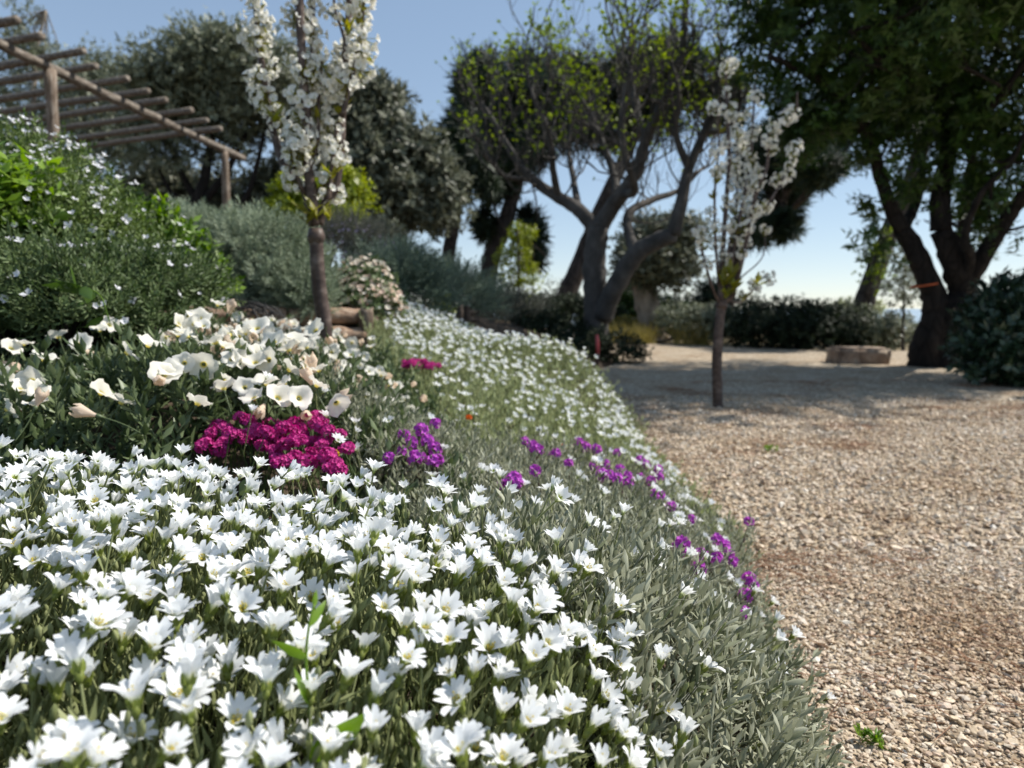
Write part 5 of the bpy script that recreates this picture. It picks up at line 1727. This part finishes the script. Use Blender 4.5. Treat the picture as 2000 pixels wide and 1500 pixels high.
far_tree('grey_leaved_tree', 'rounded grey-green evergreen tree behind the thick blossoming sapling', 12.0,
         [([(785, 540), (784, 490), (782, 430), (770, 360), (755, 300)], .11, .06)],
         [(690, 230, 55, 48, 1), (745, 260, 50, 50, 1), (800, 315, 50, 48, 1.1), (700, 330, 62, 58, 1), (770, 380, 62, 48, 1.1), (845, 380, 40, 38, .9), (650, 290, 45, 60, 1), (640, 400, 40, 40, .7), (700, 410, 55, 40, .8), (735, 205, 38, 30, .7), (870, 400, 24, 26, .5), (820, 430, 36, 16, .5), (660, 200, 35, 30, .6), (610, 340, 40, 60, .7)],
         FARL, (1.25, 1.9), 46, 9, M_bark_dark, M_oak, 86)
far_tree('olive_tree', 'large spreading olive tree behind the pergola end', 11.5,
         [([(395, 440), (392, 400), (400, 350), (410, 290), (420, 230)], .12, .05), ([(392, 400), (360, 350), (330, 280)], .07, .04), ([(392, 400), (440, 340), (480, 260)], .07, .04), ([(395, 430), (470, 400), (500, 330), (520, 240)], .06, .03), ([(392, 400), (340, 380), (310, 330)], .05, .02)],
         [(330, 150, 52, 42, 1), (395, 115, 50, 36, 1), (450, 125, 50, 42, 1), (510, 140, 45, 48, 1), (555, 160, 36, 50, .8), (350, 220, 56, 44, 1), (430, 200, 60, 50, 1), (500, 220, 50, 46, .8), (300, 215, 40, 40, .8), (290, 280, 36, 34, .5), (555, 240, 36, 40, .6), (460, 280, 40, 24, .3), (360, 300, 40, 24, .3), (280, 180, 28, 30, .5)],
         FARS, (1.25, 2.0), 46, 10, M_bark_dark, M_olive, 87)
far_tree('olive_tree', 'thin pale airy tree rising behind the pergola rafters', 13.0,
         [([(60, 380), (62, 300), (66, 200), (72, 100), (90, 20)], .07, .02), ([(62, 300), (130, 220), (180, 140)], .05, .02), ([(62, 320), (190, 260), (250, 180)], .05, .02)],
         [(30, 60, 30, 45, .22), (60, 90, 24, 40, .3), (70, 130, 40, 30, .4), (130, 150, 45, 36, .55), (190, 150, 45, 40, .6), (235, 190, 42, 44, .8), (150, 220, 60, 45, .8), (60, 210, 60, 45, .6), (220, 260, 50, 40, .9), (100, 280, 70, 40, .8), (200, 310, 50, 30, .8), (10, 160, 40, 50, .4)],
         FARS, (1.1, 1.7), 34, 11, M_bark_olive, M_olive, 88, .34)
far_tree('dark_thicket', 'dark tangled thicket under the large spreading olive', 12.5, [([(330, 430), (330, 380), (335, 340)], .05, .03), ([(330, 430), (420, 390), (470, 350)], .04, .02)],
         [(310, 370, 45, 40, .8), (380, 395, 50, 34, 1), (500, 390, 50, 40, .9), (560, 370, 40, 46, .8), (270, 400, 40, 30, .8), (440, 410, 50, 26, .9)], FARL, (1.2, 1.7), 34, 10, M_bark_dark, M_oak, 89, cat='thicket')
far_tree('olive_tree', 'gnarled old olive with a thick twisted trunk beyond the court', 11.0,
         [([(1272, 648), (1268, 610), (1258, 575), (1252, 545)], .23, .15), ([(1258, 575), (1245, 540), (1240, 500)], .09, .05), ([(1255, 560), (1275, 530), (1300, 490)], .08, .04), ([(1272, 640), (1290, 652), (1308, 660)], .08, .03), ([(1270, 640), (1255, 652), (1246, 662)], .07, .03)],
         [(1280, 500, 40, 34, 1.2), (1310, 480, 34, 34, 1), (1260, 470, 34, 34, .8), (1325, 520, 22, 30, .7), (1290, 540, 26, 20, .7), (1240, 510, 24, 26, .8), (1330, 460, 26, 26, .5), (1255, 535, 18, 16, .8)], FARL, (1.0, 1.5), 32, 9, M_bark_olive, M_oak, 90)
far_tree('young_tree', 'slim young yellow-green tree in front of the leaning umbrella pine', 8.5,
         [([(1014, 620), (1013, 560), (1013, 500), (1012, 450)], .022, .008)],
         [(1015, 465, 24, 26, .9), (1010, 505, 28, 30, 1), (1022, 540, 24, 24, .9), (985, 520, 16, 26, .4), (1045, 575, 20, 22, .15), (1000, 565, 20, 16, .3)], BROAD, (.8, 1.2), 24, 5, M_bark_cherry, M_lime, 91)
far_tree('young_tree', 'small pale young tree between the leaning trunk and the big dark tree', 8.0,
         [([(1764, 695), (1763, 650), (1765, 600), (1764, 560)], .022, .010)],
         [(1755, 520, 30, 30, .8), (1775, 550, 28, 28, .8), (1745, 560, 22, 22, .6), (1770, 500, 26, 26, .6), (1765, 590, 26, 16, .6)], BROAD, (.7, 1.1), 18, 5, M_bark_fig, M_olive, 92)
far_tree('sapling', 'leafy green suckers on the leaning pine trunk by the big dark tree', 9.2,
         [([(1690, 660), (1700, 600), (1712, 530), (1720, 470)], .015, .006)],
         [(1705, 500, 26, 26, .6), (1715, 540, 24, 24, .6), (1725, 470, 26, 24, .6)], BROAD, (.7, 1.1), 16, 5, M_bark_fig, M_figleaf, 93)
far_tree('sapling', 'wispy bush beside the steeply leaning pine trunk', 13.0, [([(1080, 610), (1085, 580), (1090, 560)], .02, .008)], [(1085, 565, 16, 14, .2), (1095, 590, 18, 12, .3)], FARS, (.6, .9), 18, 6, M_bark_fig, M_oak, 94, cat='bush')

# two small weeds on the gravel
for lab, px, py, sc_, mt in [('tiny green seedling alone in the middle of the sunny gravel', 1503, 888, .35, M_bright), ('little bright green weed at the gravel margin, below a stray white flower', 1694, 1508, .24, M_bright)]:
    d = .5 * F / (py - 600)
    p = pix(px, py, d); p[2] = 0
    th = thing('seedling', lab, 'weed', p)
    b = B()
    q = p + np.column_stack([r.normal(0, .010, 9), r.normal(0, .010, 9), np.full(9, .002)])
    scatter(b, [leaf_clump(400 + k, 9, .04, .014, .06, .9, 2) for k in range(3)], q, nrm(UP + r.normal(0, .4, (9, 3))), np.full(9, sc_), r)
    part('leaves', b, mt, th)

# ---------------------------------------------------------------- near weed and trailing vine
r = np.random.default_rng(95)


def leafy(name, lab, cat, stem_pts, leaves, rad, mats, W):
    pts = [pix(*a) for a in stem_pts]
    th = thing(name, lab, cat, pts[0])
    b = B()
    limb(b, pts, rad, rad * .7, 6, 0, r)
    part('stem', b, M_bright, th)
    for (x0, y0, x1, y1, d0, d1, sp) in leaves:
        a, e = pix(x0, y0, d0), pix(x1, y1, d1)
        L = np.linalg.norm(e - a)
        lf = blade(1.0, W, .35, .25, 7, 'lance', 0, .4)
        V, Fc, R, T = lf.done()
        lf.V = [V * L]
        me = lf.mesh('leaf', mats)
        ob('leaf', me, th, mat4(frames(((e - a) / L)[None], np.array([sp]))[0], a - pts[0]))
    return th


leafy('green_weed', 'lone green broad-leaved weed growing through the white carpet', 'weed',
      [(608, 1540, .30), (606, 1400, .30), (598, 1290, .305), (604, 1220, .31), (614, 1180, .315)],
      [(598, 1285, 532, 1243, .305, .30, 1.2), (602, 1370, 560, 1305, .30, .29, 2.2), (603, 1375, 612, 1320, .30, .32, .6), (612, 1485, 712, 1408, .295, .28, 2.0), (604, 1222, 640, 1170, .31, .32, 1.0), (614, 1185, 618, 1150, .315, .32, 0.2)], .0008, M_bright, .30)
leafy('bindweed_vine', 'thin vine with arrow-shaped leaves trailing over the fine-leaved rosemary mound', 'vine',
      [(100, 545, 1.16), (150, 560, 1.15), (190, 572, 1.14), (206, 600, 1.13), (200, 622, 1.13)],
      [(150, 560, 142, 515, 1.15, 1.14, 0.3), (165, 565, 85, 552, 1.15, 1.14, 1.0), (188, 572, 150, 600, 1.14, 1.12, 2.0), (160, 560, 175, 578, 1.14, 1.10, .5), (202, 620, 165, 638, 1.13, 1.12, 1.2), (206, 600, 212, 640, 1.13, 1.12, 1.9)], .0012, M_vine, .34)
